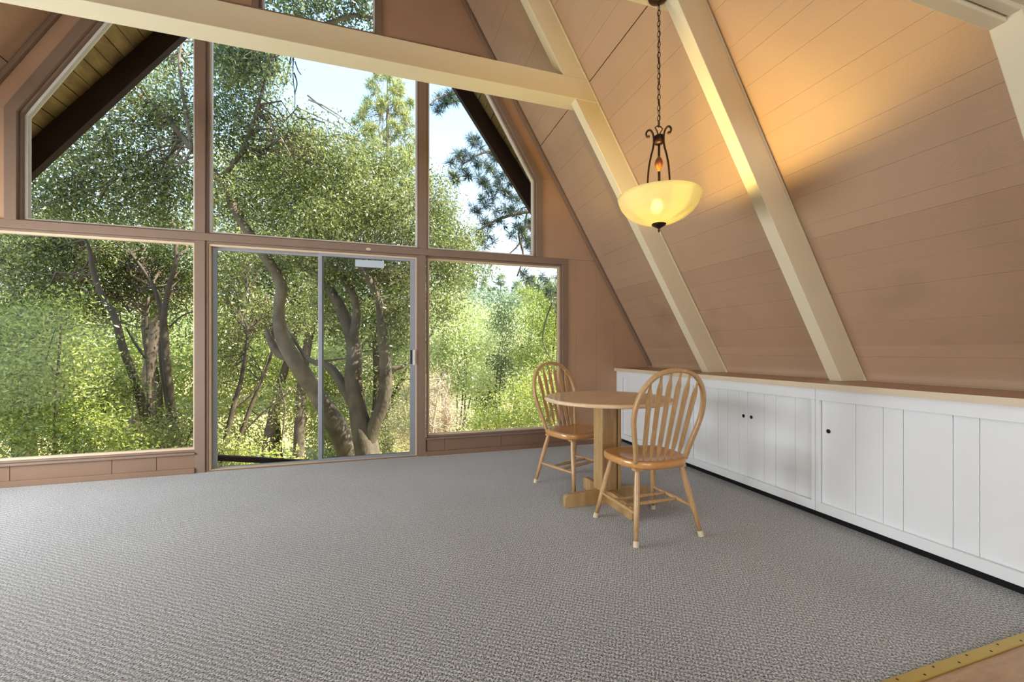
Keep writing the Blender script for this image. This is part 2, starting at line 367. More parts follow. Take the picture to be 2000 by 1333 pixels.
for (y0, y1), l_ in zip(YR, nmr):
    rafter(y0, y1, 1, l_ + ', right slope', 0.874); rafter(y0, y1, -1, l_ + ', left slope', 0.0)
def collar(y0, y1, z0, z1, label):
    e0 = XR - 0.003 - z0 / S; e1 = XR - 0.003 - z1 / S
    poly = [(mir(e0), z0), (e0, z0), (e1, z1), (mir(e1), z1)]
    return struct(MB().prism_xz(poly, y0, y1).build('collar_beam', M_cream, bevel=0.004), label)
collar(3.132, 3.298, 3.184, 3.362, 'long cream collar beam crossing in front of the windows')
collar(1.948, 2.112, 3.135, 3.32, 'cream collar beam from which the lamp hangs')
# loft over the camera
lf = collar(0.868, 0.915, 2.235, 2.46, 'cream beam along the loft edge')
lz = 2.262
lo = struct(MB().prism_xz([(mir(XR - lz / S), lz), (XR - lz / S, lz), (XR - 2.40 / S, 2.40), (mir(XR - 2.40 / S), 2.40)], YB, 0.84).build('ceiling_loft', M_cream), 'flat painted ceiling under the loft')
struct(MB().prism_xz([(mir(XR - 2.247 / S), 2.247), (XR - 2.247 / S, 2.247), (XR - 2.32 / S, 2.32), (mir(XR - 2.32 / S), 2.32)], 0.832, 0.864).build('trim_2', M_cream, bevel=0.004), 'moulding behind the loft beam')
# rear and side walls (behind the camera)
bw = MB()
bw.prism_xz([(mir(XR), 0), (XR, 0), (XR - 0.5 / S, 0.5), (mir(XR - 0.5 / S), 0.5)], YB - 0.1, YB)
bw.prism_xz([(mir(XR - 0.5 / S), 0.5), (-3.0, 0.5), (-3.0, 2.25), (mir(XR - 2.25 / S), 2.25)], YB - 0.1, YB)
bw.prism_xz([(1.8, 0.5), (XR - 0.5 / S, 0.5), (XR - 2.25 / S, 2.25), (1.8, 2.25)], YB - 0.1, YB)
bw.prism_xz([(mir(XR - 2.25 / S), 2.25), (XR - 2.25 / S, 2.25), (XR - 3.0 / S, 3.0), (mir(XR - 3.0 / S), 3.0)], YB - 0.1, YB)
bw.prism_xz([(mir(XR - 3.0 / S), 3.0), (-1.9, 3.0), (-1.9, 4.8), (mir(XR - 4.8 / S), 4.8)], YB - 0.1, YB)
bw.prism_xz([(0.73, 3.0), (XR - 3.0 / S, 3.0), (XR - 4.8 / S, 4.8), (0.73, 4.8)], YB - 0.1, YB)
bw.prism_xz([(mir(XR - 4.8 / S), 4.8), (XR - 4.8 / S, 4.8), (XM, RIDGE)], YB - 0.1, YB)
struct(bw.build('wall_back', M_wall), 'brown rear wall with openings added for the fill lights')  # openings made up to fit the rear fill lights
struct(MB().box(-3.86, -3.79, YB, D, 0.0, 1.75).build('wall_left', M_wall), 'low brown side wall')
struct(MB().add([], []).box(-3.79, -3.75, 1.32, 1.40, 0.37, 1.63).box(-3.79, -3.75, 3.70, 3.78, 0.37, 1.63).box(-3.79, -3.75, 1.40, 3.70, 0.37, 0.45).box(-3.79, -3.75, 1.40, 3.70, 1.55, 1.63).build('side_fill_frame', M_frame), 'added frame around the unseen fill light on the left wall')  # made-up frame around the side fill light; the wall behind is closed

# ---------------------------------------------------------------- window wall
X1, X2, X3, X4 = -1.587, -1.510, 0.341, 0.418
ZR0, ZR1, ZT0, ZT1 = 2.052, 2.118, 3.95, 4.21
XE = 1.929; XC2 = 1.995; XU = 1.60; ZK = 2.98; TH_ = 0.13
wl = struct(empty('wall_front'), 'brown panelled gable wall around the big windows')
def panel(poly, m=M_wall, y0=D + 0.012, y1=D + TH_, nm='panel'):
    return MB().prism_xz(poly, y0, y1).build(nm, m, wl, bevel=0.0015)
cx = lambda z: XR - z / S
def both(f):
    f(lambda x: x); f(mir)
def pan2(poly):
    panel(poly); panel([(mir(x), z) for x, z in poly][::-1])
g = 0.0015
# under the low windows, sheets with vertical joints
def strip(x0, x1, cuts):
    xs = [x0] + cuts + [x1]
    for a0, a1 in zip(xs[:-1], xs[1:]): panel([(a0 + g, 0.0), (a1 - g, 0.0), (a1 - g, 0.165), (a0 + g, 0.165)], M_low)
strip(X4, XC2, [0.60, 1.21]); strip(-3.78, X1, [-2.83, -2.18, -1.87])
# lower side sheets
def side_low(f, xa):
    cuts = [XC2, 2.10, 2.31, 2.52, 2.72, cx(ZR1)]
    for a0, a1 in zip(cuts[:-1], cuts[1:]):
        z_ = ZR1
        panel([(f(a0 + 0.0008), 0.0), (f(a1 - 0.0008 if a1 < 2.7 else min(a1, cx(0))), 0.0), (f(a1 - 0.0008), z_ if a1 <= cx(ZR1) else z_), (f(a0 + 0.0008), z_)] if a1 <= cx(ZR1) else
              [(f(a0 + 0.0008), 0.0), (f(a1), 0.0), (f(a1), S * (XR - a1)), (f(cx(ZR1)), ZR1), (f(a0 + 0.0008), ZR1)])
def low_sheets(f):
    xs = [XC2, 2.10, 2.36, 2.38 + 0.22, 2.86, 3.12, 3.38, 3.63]
    for a0, a1 in zip(xs[:-1], xs[1:]):
        z0_ = min(ZR1 - g, S * (XR - a0)); z1_ = min(ZR1 - g, S * (XR - a1))
        poly = [(a0 + 0.0006, 0), (a1 - 0.0006, 0), (a1 - 0.0006, max(z1_, 0.001))]
        if z0_ >= ZR1 - g - 1e-6 and z1_ < ZR1 - g: poly.append((cx(ZR1), ZR1 - g))
        poly.append((a0 + 0.0006, z0_))
        panel([(f(x), z) for x, z in poly])
low_sheets(lambda x: x); low_sheets(mir)
CW = 0.075
ic = XU + 0.012
kz = ZK + 0.02
slx = lambda z: ic + CW - (z - kz) / S      # outer line of slanted casing
# upper side sheets between casing and roof, with one vertical joint
pan2([(ic + CW, ZR1), (cx(ZR1), ZR1), (cx(kz), kz), (ic + CW, kz)])
pan2([(ic + CW, kz + g), (cx(kz), kz + g), (cx(ZT1), ZT1), (slx(ZT1), ZT1)])
# gable sheets round the top window
TX0, TX1, TZ1 = -1.094, -0.073, 5.35; TC = 0.055
pan2([(TX1 + TC, ZT1 - 0.12), (cx(ZT1 - 0.12), ZT1 - 0.12), (cx(TZ1), TZ1), (TX1 + TC, TZ1)])
panel([(mir(cx(TZ1)), TZ1 + g), (cx(TZ1), TZ1 + g), (XM, RIDGE)])
# framing: mullions, rails, casings
def member(nm, poly, y0=D, y1=D + TH_, label=None):
    o = MB().prism_xz(poly, y0, y1).build(nm, M_frame, bevel=0.003); struct(o, label); return o
member('trim_3', [(X1, 0), (X2, 0), (X2, ZR0), (X1, ZR0)], label='brown post left of the sliding door')
member('trim_4', [(X3, 0), (X4 - 0.01, 0), (X4 - 0.01, ZR0), (X3, ZR0)], label='brown post right of the sliding door')
member('trim_5', [(X1, ZR1), (X2, ZR1), (X2, ZT0), (X1, ZT0)], label='upper brown mullion on the left')
member('trim_6', [(X3, ZR1), (X4, ZR1), (X4, ZT0), (X3, ZT0)], label='upper brown mullion on the right')
member('trim_7', [(mir(XC2), ZR0), (XC2, ZR0), (XC2, ZR1), (mir(XC2), ZR1)], D - 0.004, label='brown rail across the whole window wall')
MB().lathe([(0.0, 0.003), (0.011, 0.0025), (0.013, 0.0)], seg=16).build('tag', M_glide, bpy.data.objects['trim_7'])
q_ = bpy.data.objects['tag']; q_.location = (-0.145, D - 0.005, 2.075); q_.rotation_euler = (math.pi / 2, 0, 0); q_.scale = (1.9, 1, 1)
member('trim_8', [(mir(slx(ZT0)), ZT0), (slx(ZT0), ZT0), (slx(ZT1), ZT1), (mir(slx(ZT1)), ZT1)], label='brown head rail above the upper windows')
member('trim_9', [(XE, 0.165), (XC2, 0.165), (XC2, ZR0), (XE, ZR0)], label='brown side casing of the low right window')
member('trim_10', [(mir(XC2), 0.165), (mir(XE), 0.165), (mir(XE), ZR0), (mir(XC2), ZR0)], label='brown side casing of the low left window')
def kcas(f): return [(f(ic), ZR1), (f(ic + CW), ZR1), (f(ic + CW), kz), (f(slx(ZT0)), ZT0), (f(slx(ZT0) - CW * 1.16), ZT0), (f(ic), kz - 0.02)]
member('trim_11', kcas(lambda x: x), D - 0.006, label='bent casing of the upper right window')
member('trim_12', kcas(mir), D - 0.006, label='bent casing of the upper left window')
tr = MB().ring_xz([(TX0 - TC, ZT1 - 0.13), (TX1 + TC, ZT1 - 0.13), (TX1 + TC, TZ1 + TC), (TX0 - TC, TZ1 + TC)], [(TX0, ZT1), (TX1, ZT1), (TX1, TZ1), (TX0, TZ1)], D - 0.008, D + TH_)
struct(tr.build('trim_13', M_frame, bevel=0.003), 'brown casing of the top window')
# ledges under the low windows, baseboards
for nm, x0, x1 in (('trim_14', X4 - 0.008, XC2), ('trim_15', mir(XC2), X1 + 0.004)):
    struct(MB().box(x0, x1, D - 0.012, D + 0.05, 0.166, 0.184).build(nm, M_frame, bevel=0.003), 'window ledge')
for nm, x0, x1 in (('baseboard_front', X4 - 0.008, 2.62), ('baseboard_left', -3.78, X1 + 0.002)):
    struct(MB().box(x0, x1, D - 0.012, D + 0.011, 0.0, 0.047).build(nm, M_low, bevel=0.003), 'low brown baseboard')
for f, nm in ((lambda x: x, 'trim_16'), (mir, 'trim_17')):
    z0, z1 = 0.9, RIDGE - 0.4
    poly = [(f(cx(z0) - 0.042), z0), (f(cx(z0) - 0.003), z0), (f(cx(z1) - 0.003), z1), (f(cx(z1) - 0.042), z1)]
    struct(MB().prism_xz(poly, D - 0.022, D + 0.011).build(nm, M_frame, bevel=0.006), 'brown strip along the roof slope')
# fixed windows
def window(nm, poly, label, w1=0.014, w2=0.018, bm_=M_wstop):  # white default: bright light on the upper beads is put into their colour
    w_ = struct(empty(nm), label)
    MB().ring_xz(poly, inset(poly, w1), D + 0.025, D + 0.075).build('window_frame', M_frame, w_, bevel=0.002)
    p1 = inset(poly, w1 * 0.4); p2 = inset(poly, w1 + w2)
    MB().ring_xz(p1, p2, D + 0.055, D + 0.095).build('glazing_bead', bm_, w_, bevel=0.002)
    MB().prism_xz(inset(poly, w1 + 0.004), D + 0.078, D + 0.083).build('pane', M_glass, w_)
    return w_
window('window_1', [(mir(XE), 0.185), (X1, 0.185), (X1, ZR0), (mir(XE), ZR0)], 'large fixed window low on the left', bm_=M_stop)
window('window_2', [(X4, 0.185), (XE, 0.185), (XE, ZR0), (X4, ZR0)], 'large fixed window low on the right', bm_=M_stop)
zt = ZT0 + 0.0
xk = lambda z: ic - (z - (kz - 0.02)) / S
up = [(X4, ZR1), (ic, ZR1), (ic, kz - 0.02), (xk(zt), zt), (X4, zt)]
window('window_3', up, 'upper right window with its outer corner cut along the roof')
window('window_4', [(mir(x), z) for x, z in up][::-1], 'upper left window with its outer corner cut along the roof')
window('window_5', [(X2, ZR1), (X3, ZR1), (X3, zt), (X2, zt)], 'upper middle window over the sliding door')
window('window_6', [(TX0, ZT1), (TX1, ZT1), (TX1, TZ1), (TX0, TZ1)], 'small top window above the collar beam')
# sliding door: aluminium
dr = struct(empty('door_1'), 'aluminium sliding glass door')
op = [(X2, 0.0), (X3, 0.0), (X3, ZR0), (X2, ZR0)]
MB().ring_xz([(x, z) for x, z in op], [(X2 + 0.022, 0.012), (X3 - 0.022, 0.012), (X3 - 0.022, ZR0 - 0.022), (X2 + 0.022, ZR0 - 0.022)], D + 0.012, D + 0.105).build('door_frame', M_frame, dr, bevel=0.002)
MB().ring_xz([(X2 + 0.022, 0.012), (X3 - 0.022, 0.012), (X3 - 0.022, ZR0 - 0.022), (X2 + 0.022, ZR0 - 0.022)], [(X2 + 0.034, 0.016), (X3 - 0.034, 0.016), (X3 - 0.034, ZR0 - 0.04), (X2 + 0.034, ZR0 - 0.04)], D + 0.02, D + 0.10).build('track_frame', M_stop, dr, bevel=0.002)
def leaf(x0, x1, y0, side, z0, zrail, gm):
    f_ = MB().ring_xz([(x0, z0), (x1, z0), (x1, ZR0 - 0.038), (x0, ZR0 - 0.038)], [(x0 + side[0], z0 + zrail), (x1 - side[1], z0 + zrail), (x1 - side[1], ZR0 - 0.065), (x0 + side[0], ZR0 - 0.065)], y0, y0 + 0.03).build('door_panel', M_alu, dr, bevel=0.002)
    MB().box(x0 + side[0] - 0.005, x1 - side[1] + 0.005, y0 + 0.012, y0 + 0.017, z0 + zrail - 0.005, ZR0 - 0.06).build('pane', gm, f_)
    return f_
leaf(X2 + 0.034, -0.560, D + 0.068, (0.03, 0.03), 0.010, 0.014, M_glass)
dp = leaf(-0.602, X3 - 0.030, D + 0.028, (0.036, 0.058), 0.014, 0.030, M_glass2)
hx = X3 - 0.052
MB().box(hx - 0.006, hx + 0.018, D + 0.012, D + 0.030, 0.93, 1.09).box(hx - 0.002, hx + 0.014, D - 0.004, D + 0.013, 0.94, 1.08).build('handle', M_wstop, dp, bevel=0.002)
MB().box(hx - 0.032, hx - 0.018, D + 0.020, D + 0.050, 0.94, 1.085).build('latch', M_black, dp, bevel=0.002)
MB().box(-0.27, 0.00, D + 0.0385, D + 0.0395, 1.905, 1.975).build('sticker', M_paper, dp)

# ---------------------------------------------------------------- cabinets along the right slope
XCAB = 2.625
ctp = MB().box(2.60, 3.095, 0.72, D + 0.010, 0.838, 0.874).build('countertop', M_top, bevel=0.003)
tag(ctp, 'long tan countertop running under the sloping ceiling on white cabinets', 'countertop')
MB().box(2.594, 2.6, 0.72, D + 0.008, 0.838, 0.8742).build('edge_strip', M_topedge, ctp).__setitem__('label', 'pale wooden front edge')
def cabinet(y0, y1, grooves, joint, holes, label, s0=0.045, s1=0.045):
    c = empty('cabinet', (XCAB, (y0 + y1) / 2, 0.0)); tag(c, label, 'cabinet', 'white sliding door cabinets under the slope')
    yc = (y0 + y1) / 2
    B = lambda xa, xb, ya, yb, za, zb: MB().box(xa, xb, ya - yc, yb - yc, za, zb)
    B(0, 0.02, y0, y1, 0.766, 0.838).build('top_rail', M_white, c, bevel=0.002)
    B(0, 0.02, y0, y1, 0.06, 0.117).build('bottom_rail', M_white, c, bevel=0.002)
    B(0, 0.02, y0, y0 + s0, 0.117, 0.766).build('stile', M_white, c, bevel=0.002)
    B(0, 0.02, y1 - s1, y1, 0.117, 0.766).build('stile', M_white, c, bevel=0.002)
    B(0.075, 0.48, y0, y1, 0.0, 0.60).build('carcass', M_black, c)
    spans = [(y0 + s0 * 0.4, joint, 0.036), (joint, y1 - s1 * 0.4, 0.031)]
    for a0, a1, dx in spans:
        if a1 - a0 < 0.05: continue
        d = B(dx + 0.010, dx + 0.014, a0, a1, 0.10, 0.79).build('door', M_black, c)
        cuts = sorted([q for q in grooves if a0 + 0.01 < q < a1 - 0.01]); xs = [a0] + cuts + [a1]
        for b0, b1 in zip(xs[:-1], xs[1:]):
            B(dx - 0.006, dx + 0.0095, b0 + 0.0009, b1 - 0.0009, 0.10, 0.79).build('plank', M_white, d, bevel=0.0012)
        for (hy, hz) in holes:
            if a0 < hy < a1:
                h = MB(); V = []
                ring = [(math.cos(2 * math.pi * k / 16), math.sin(2 * math.pi * k / 16)) for k in range(16)]
                h.add([(dx - 0.0066, hy - yc, hz)] + [(dx - 0.0066, hy - yc + 0.011 * a_, hz + 0.011 * b_) for a_, b_ in ring], [(0, 1 + i, 1 + (i + 1) % 16) for i in range(16)])
                h.add([(dx - 0.0075, hy - yc + rr * a_, hz + rr * b_) for rr in (0.011, 0.0135) for a_, b_ in ring], [(i, (i + 1) % 16, 16 + (i + 1) % 16, 16 + i) for i in range(16)])
                h.build('finger_hole', M_black, d)
    return c
cabinet(3.085, D + 0.008, [4.10, 3.98, 3.85, 3.76, 3.60, 3.49, 3.35, 3.22], 3.69, [(3.72, 0.575), (3.66, 0.575)], 'white cabinet unit beside the window wall, behind the chair', 0.035, 0.11)
cabinet(1.942, 3.083, [2.90, 2.768, 2.666, 2.494 + .06, 2.335, 2.242, 2.098], 2.480, [(2.512, 0.575), (2.446, 0.575)], 'middle white cabinet unit with two finger holes side by side', 0.024, 0.035)
cabinet(0.76, 1.940, [1.719, 1.580, 1.487, 1.193, 1.03, 0.90], 1.287, [(1.875, 0.575)], 'white cabinet unit nearest the camera with one finger hole by its left edge', 0.035, 0.024)

# ---------------------------------------------------------------- table
tx, ty = 1.515, 2.60
tb = empty('dining_table', (tx, ty, 0)); tag(tb, 'round pale oak pedestal table standing between the two spindle-back chairs', 'table')
R_ = 0.445
MB().lathe([(0.0, 0.75), (R_ - 0.012, 0.75), (R_ - 0.003, 0.747), (R_, 0.740), (R_, 0.733), (R_ - 0.003, 0.727), (R_ - 0.015, 0.724), (0.0, 0.724)], seg=72).build('tabletop', M_oaktop, tb, smooth=False)
MB().lathe([(0.0, 0.7502), (R_ - 0.012, 0.7502)], seg=8) 
MB().box(-0.24, 0.24, -0.03, 0.03, 0.695, 0.724).box(-0.03, 0.03, -0.24, 0.24, 0.695, 0.724).build('apron', M_oakpale, tb, bevel=0.003)
# pedestal: four uprights round a core
MB().box(-0.075, -0.055, -0.062, 0.062, 0.10, 0.70).build('upright', M_oakpale, tb, bevel=0.003)
MB().box(0.055, 0.075, -0.062, 0.062, 0.10, 0.70).build('upright', M_oakpale, tb, bevel=0.003)
MB().box(-0.048, 0.048, -0.048, -0.028, 0.10, 0.70).build('upright', M_oakpale, tb, bevel=0.003)
MB().box(-0.048, 0.048, 0.028, 0.048, 0.10, 0.70).build('upright', M_oakpale, tb, bevel=0.003)
def footbar(along_x, zoff):
    L_ = 0.335; pr = [(-L_, 0.010), (-L_ + 0.012, 0.0), (L_ - 0.012, 0.0), (L_, 0.010), (L_, 0.070), (L_ - 0.010, 0.084), (L_ - 0.03, 0.090), (0.1, 0.100), (-0.1, 0.100), (-L_ + 0.03, 0.090), (-L_ + 0.010, 0.084), (-L_, 0.070)]
    m_ = MB().prism_xz(pr, -0.019, 0.019)
    o = m_.build('foot', M_oakpale, tb, bevel=0.003)
    if not along_x: o.rotation_euler = (0, 0, math.pi / 2)
    return o
footbar(True, 0); footbar(False, 0)

# ---------------------------------------------------------------- chairs (local: seat faces +Y)
def make_chair(label):
    c = empty('dining_chair'); tag(c, label, 'chair', 'arrow-back oak dining chairs')
    # seat outline
    N = 48; out = []
    for i in range(N):
        t_ = 2 * math.pi * i / N; ct, s_ = math.cos(t_), math.sin(t_)
        x = 0.222 * math.copysign(abs(ct) ** 0.62, ct); y = 0.205 * math.copysign(abs(s_) ** 0.62, s_)
        x *= 1.0 + 0.06 * (y / 0.205); 
        if y < 0: x *= 1 - 0.10 * (y / 0.205) ** 2
        out.append((x, y))
    m_ = MB(); rings = [(1.0, 0.418), (1.0, 0.441), (0.985, 0.447), (0.93, 0.449), (0.70, 0.443), (0.35, 0.438), (0.0, 0.439)]
    V = []; Fc = []
    rings = [(0.0, 0.404), (0.93, 0.404), (0.985, 0.409)] + rings
    for s_, z in rings: V += [(x * s_, y * s_, z) for x, y in out]
    for j in range(len(rings) - 1): Fc += [(j * N + i, j * N + (i + 1) % N, (j + 1) * N + (i + 1) % N, (j + 1) * N + i) for i in range(N)]
    m_.add(V, Fc).build('seat', M_oakseat, c, smooth=True)
    # hoop
    yb = lambda z: -0.145 - (z - 0.445) * 0.255
    def hoop(a_):                       # a_ in 0..1 round the hoop
        K = [(-0.170, 0.440), (-0.186, 0.52), (-0.212, 0.62), (-0.229, 0.71), (-0.222, 0.80), (-0.185, 0.885), (-0.12, 0.945), (-0.04, 0.968), (0.04, 0.968), (0.12, 0.945), (0.185, 0.885), (0.222, 0.80), (0.229, 0.71), (0.212, 0.62), (0.186, 0.52), (0.170, 0.440)]
        q = a_ * (len(K) - 1); i = min(int(q), len(K) - 2); f_ = q - i
        p = [K[max(i - 1, 0)], K[i], K[i + 1], K[min(i + 2, len(K) - 1)]]
        def cr_(k): return 0.5 * ((2 * p[1][k]) + (-p[0][k] + p[2][k]) * f_ + (2 * p[0][k] - 5 * p[1][k] + 4 * p[2][k] - p[3][k]) * f_ ** 2 + (-p[0][k] + 3 * p[1][k] - 3 * p[2][k] + p[3][k]) * f_ ** 3)
        return cr_(0), cr_(1)
    pts = []
    for i in range(61):
        x, z = hoop(i / 60); pts.append(Vector((x, yb(z), z)))
    up_ = Vector((0, 1, 0.25)).normalized()
    # rounded-rectangle section
    hb = MB(); sec = [(-0.009, -0.013), (0.009, -0.013), (0.0115, -0.009), (0.0115, 0.009), (0.009, 0.013), (-0.009, 0.013), (-0.0115, 0.009), (-0.0115, -0.009)]
    V = []
    for i, p in enumerate(pts):
        d = (pts[min(i + 1, 60)] - pts[max(i - 1, 0)]).normalized(); b_ = (up_ - d * up_.dot(d)).normalized(); a_ = d.cross(b_)
        for u_, v_ in sec: V.append(p + a_ * u_ + b_ * v_)
    hb.add(V, [(i * 8 + k_, i * 8 + (k_ + 1) % 8, (i + 1) * 8 + (k_ + 1) % 8, (i + 1) * 8 + k_) for i in range(60) for k_ in range(8)] + [tuple(range(8)), tuple(range(480, 488))])
    hb.build('back_hoop', M_oak, c, smooth=True)
    # six arrow slats
    for k_ in range(6):
        q = (k_ - 2.5) / 2.5; xb = q * 0.118; xt = q * 0.158
        best = min((hoop(i / 400) for i in range(60, 341)), key=lambda P: abs(P[0] - xt)); zt_ = best[1] - 0.006
        sec_z = [0.0, 0.05, 0.13, 0.20, 0.62, 0.78, 0.84, 0.93, 1.0]; hw = [0.0055, 0.006, 0.0125, 0.0150, 0.0160, 0.0185, 0.0170, 0.0065, 0.0055]
        V = []; n_ = len(sec_z)
        for f_, h_ in zip(sec_z, hw):
            z = 0.440 + (zt_ - 0.440) * f_; x = xb + (xt - xb) * f_ ; y = yb(z); th_ = 0.0065 if f_ in (0.0, 1.0) else 0.0052
            V += [(x - h_, y - th_ * 0.5, z), (x - h_ * 0.5, y - th_, z), (x + h_ * 0.5, y - th_, z), (x + h_, y - th_ * 0.5, z), (x + h_, y + th_ * 0.5, z), (x + h_ * 0.5, y + th_, z), (x - h_ * 0.5, y + th_, z), (x - h_, y + th_ * 0.5, z)]
        MB().add(V, [(i * 8 + j, i * 8 + (j + 1) % 8, (i + 1) * 8 + (j + 1) % 8, (i + 1) * 8 + j) for i in range(n_ - 1) for j in range(8)] + [tuple(range(8)), tuple(range(8 * n_ - 8, 8 * n_))]).build('slat', M_oak, c)
    legs = {}
    for sx in (-1, 1):
        for sy in (-1, 1):
            t0 = Vector((sx * 0.150, sy * 0.130, 0.414)); t1 = Vector((sx * 0.222, sy * 0.220, 0.0)); legs[sx, sy] = (t0, t1)
            fr = [0, 0.06, 0.3, 0.55, 0.60, 0.94]; rd = [0.0135, 0.0145, 0.0175, 0.0165, 0.0155, 0.0125]
            lg = MB().tube([t0.lerp(t1, f_) for f_ in fr], rd, 14).build('leg', M_oak, c, smooth=True)
            MB().tube([t0.lerp(t1, 0.925), t0.lerp(t1, 0.94), Vector((t1.x, t1.y, 0.0))], [0.0148, 0.0156, 0.0162], 14).build('leg_cap', M_glide, lg, smooth=False)
            MB().box(sx * 0.150 - 0.026, sx * 0.150 + 0.026, sy * 0.130 - 0.02, sy * 0.130 + 0.02, 0.390, 0.405).build('mounting_block', M_oak, c, bevel=0.002)
    mids = {}
    for sx in (-1, 1):
        a0 = legs[sx, -1][0].lerp(legs[sx, -1][1], 0.60); a1 = legs[sx, 1][0].lerp(legs[sx, 1][1], 0.60)
        MB().tube([a0, a0.lerp(a1, 0.1), a0.lerp(a1, 0.35), a0.lerp(a1, 0.5), a0.lerp(a1, 0.65), a0.lerp(a1, 0.9), a1], [0.0075, 0.0085, 0.0125, 0.0125, 0.0125, 0.0085, 0.0075], 12).build('stretcher', M_oak, c, smooth=True)
        mids[sx] = (a0, a1)
    for f_ in (0.36, 0.64):
        p0 = mids[-1][0].lerp(mids[-1][1], f_); p1 = mids[1][0].lerp(mids[1][1], f_)
        MB().tube([p0, p0.lerp(p1, 0.12), p0.lerp(p1, 0.5), p0.lerp(p1, 0.88), p1], [0.007, 0.009, 0.0125, 0.009, 0.007], 12).build('stretcher', M_oak, c, smooth=True)
    return c
ch1 = make_chair('oak arrow-back chair in front of the table, its back to the room'); ch1.location = (1.535, 2.18, 0); ch1.rotation_euler = (0, 0, math.radians(1))
ch2 = empty('dining_chair'); tag(ch2, 'oak arrow-back chair behind the table, by the window', 'chair', 'arrow-back oak dining chairs')
for p_ in list(ch1.children):
    n_ = p_.copy(); COL.objects.link(n_); n_.parent = ch2
    for q_ in list(p_.children):
        r_ = q_.copy(); COL.objects.link(r_); r_.parent = n_
ch2.location = (1.465, 3.035, 0); ch2.rotation_euler = (0, 0, math.radians(180 + 20))

# ---------------------------------------------------------------- pendant lamp
PX, PY = 1.52, 2.03
pl = empty('pendant_lamp', (PX, PY, 1.812)); tag(pl, 'lit bowl-shaped hanging lamp of cream alabaster glass on a bronze chain', 'lamp')
Zr = 0.16; prof_o = [(0.0, 0.0), (0.05, 0.003), (0.10, 0.014), (0.15, 0.036), (0.19, 0.066), (0.217, 0.102), (0.233, 0.140), (0.238, Zr)]
prof = prof_o + [(0.233, Zr + 0.002)] + [(max(r_ - 0.006, 0), z_ + 0.006) for r_, z_ in reversed(prof_o[:-1])]
MB().lathe([(r_ * 0.975, z_) for r_, z_ in prof], seg=64).build('glass_bowl', M_bowl, pl, smooth=True)
MB().lathe([(0.0, 0.145), (0.010, 0.142), (0.022, 0.130), (0.029, 0.110), (0.029, 0.095), (0.020, 0.078), (0.0, 0.070)], (-0.02, -0.01, -0.01), 20).build('bulb', m_emit('bulb_glow', (1.0, 0.70, 0.18, 1), 1080), pl, smooth=True)
MB().lathe([(0.0, -0.050), (0.004, -0.046), (0.006, -0.036), (0.004, -0.028), (0.012, -0.022), (0.030, -0.012), (0.040, -0.004), (0.040, 0.001), (0.0, 0.004)], seg=24).build('finial', M_bronze, pl, smooth=True)
MB().tube([(0, 0, 0.0), (0, 0, 0.46)], 0.006, 10).build('stem', M_bronze, pl, smooth=True)
MB().lathe([(0.006, 0.305), (0.011, 0.312), (0.020, 0.330), (0.024, 0.350), (0.020, 0.370), (0.010, 0.386), (0.006, 0.392)], seg=20).build('ball', M_copper, pl, smooth=True)
MB().lathe([(0.0, 0.462), (0.024, 0.465), (0.028, 0.472), (0.028, 0.508), (0.020, 0.514), (0.0, 0.515)], seg=20).build('hub', M_bronze, pl, smooth=True)
for k_ in range(3):
    an = math.radians(170 + 120 * k_)
    K = [(0.090, 0.022), (0.086, 0.09), (0.078, 0.15), (0.070, 0.21), (0.066, 0.27), (0.060, 0.33), (0.048, 0.39), (0.035, 0.44), (0.031, 0.485), (0.036, 0.520), (0.052, 0.540), (0.070, 0.534), (0.078, 0.516), (0.070, 0.500), (0.060, 0.504)]
    P, Rk = smooth_path([(r_, 0, z_) for r_, z_ in K], [0.0058] * 15, 3); P = [(p_.x, p_.z) for p_ in P]
    MB().tube([(r_ * math.cos(an), r_ * math.sin(an), z_) for r_, z_ in P], [0.0056] * (len(P) - 3) + [0.0065, 0.0078, 0.0085], 8).build('scroll_arm', M_bronze, pl, smooth=True)
lp = MB().tube([(-0.004, 0, 0.514), (-0.012, 0, 0.535), (-0.026, 0, 0.556), (-0.012, 0, 0.566), (0.012, 0, 0.566), (0.026, 0, 0.556), (0.012, 0, 0.535), (0.004, 0, 0.514)], 0.0035, 8); lp.build('loop', M_bronze, pl, smooth=True)
zc = 0.582; k_ = 0; cm = None
while zc < 1.323 - 0.03:
    if cm is None:
        pts = [(0.0085 * math.cos(t_), 0, 0.0175 * math.sin(t_)) for t_ in [2 * math.pi * i / 14 for i in range(15)]]
        o = MB().tube(pts, 0.0022, 6).build('chain_link', M_bronze, pl, smooth=True); cm = o
    else:
        o = cm.copy(); COL.objects.link(o); o.parent = pl
    o.location = (0, 0, zc); o.rotation_euler = (0, 0, math.radians(25 + 90 * (k_ % 2))); zc += 0.0305; k_ += 1
MB().tube([(0.004 * math.sin(i), 0.004 * math.cos(i), 0.56 + i * 0.0375) for i in range(21)], 0.0018, 6).build('cord', M_bronze, pl, smooth=True)
MB().lathe([(0.0, -0.038), (0.012, -0.034), (0.03, -0.028), (0.058, -0.012), (0.062, 0.0)], (0, 0, 1.322), 28).build('canopy', M_bronze, pl, smooth=True)

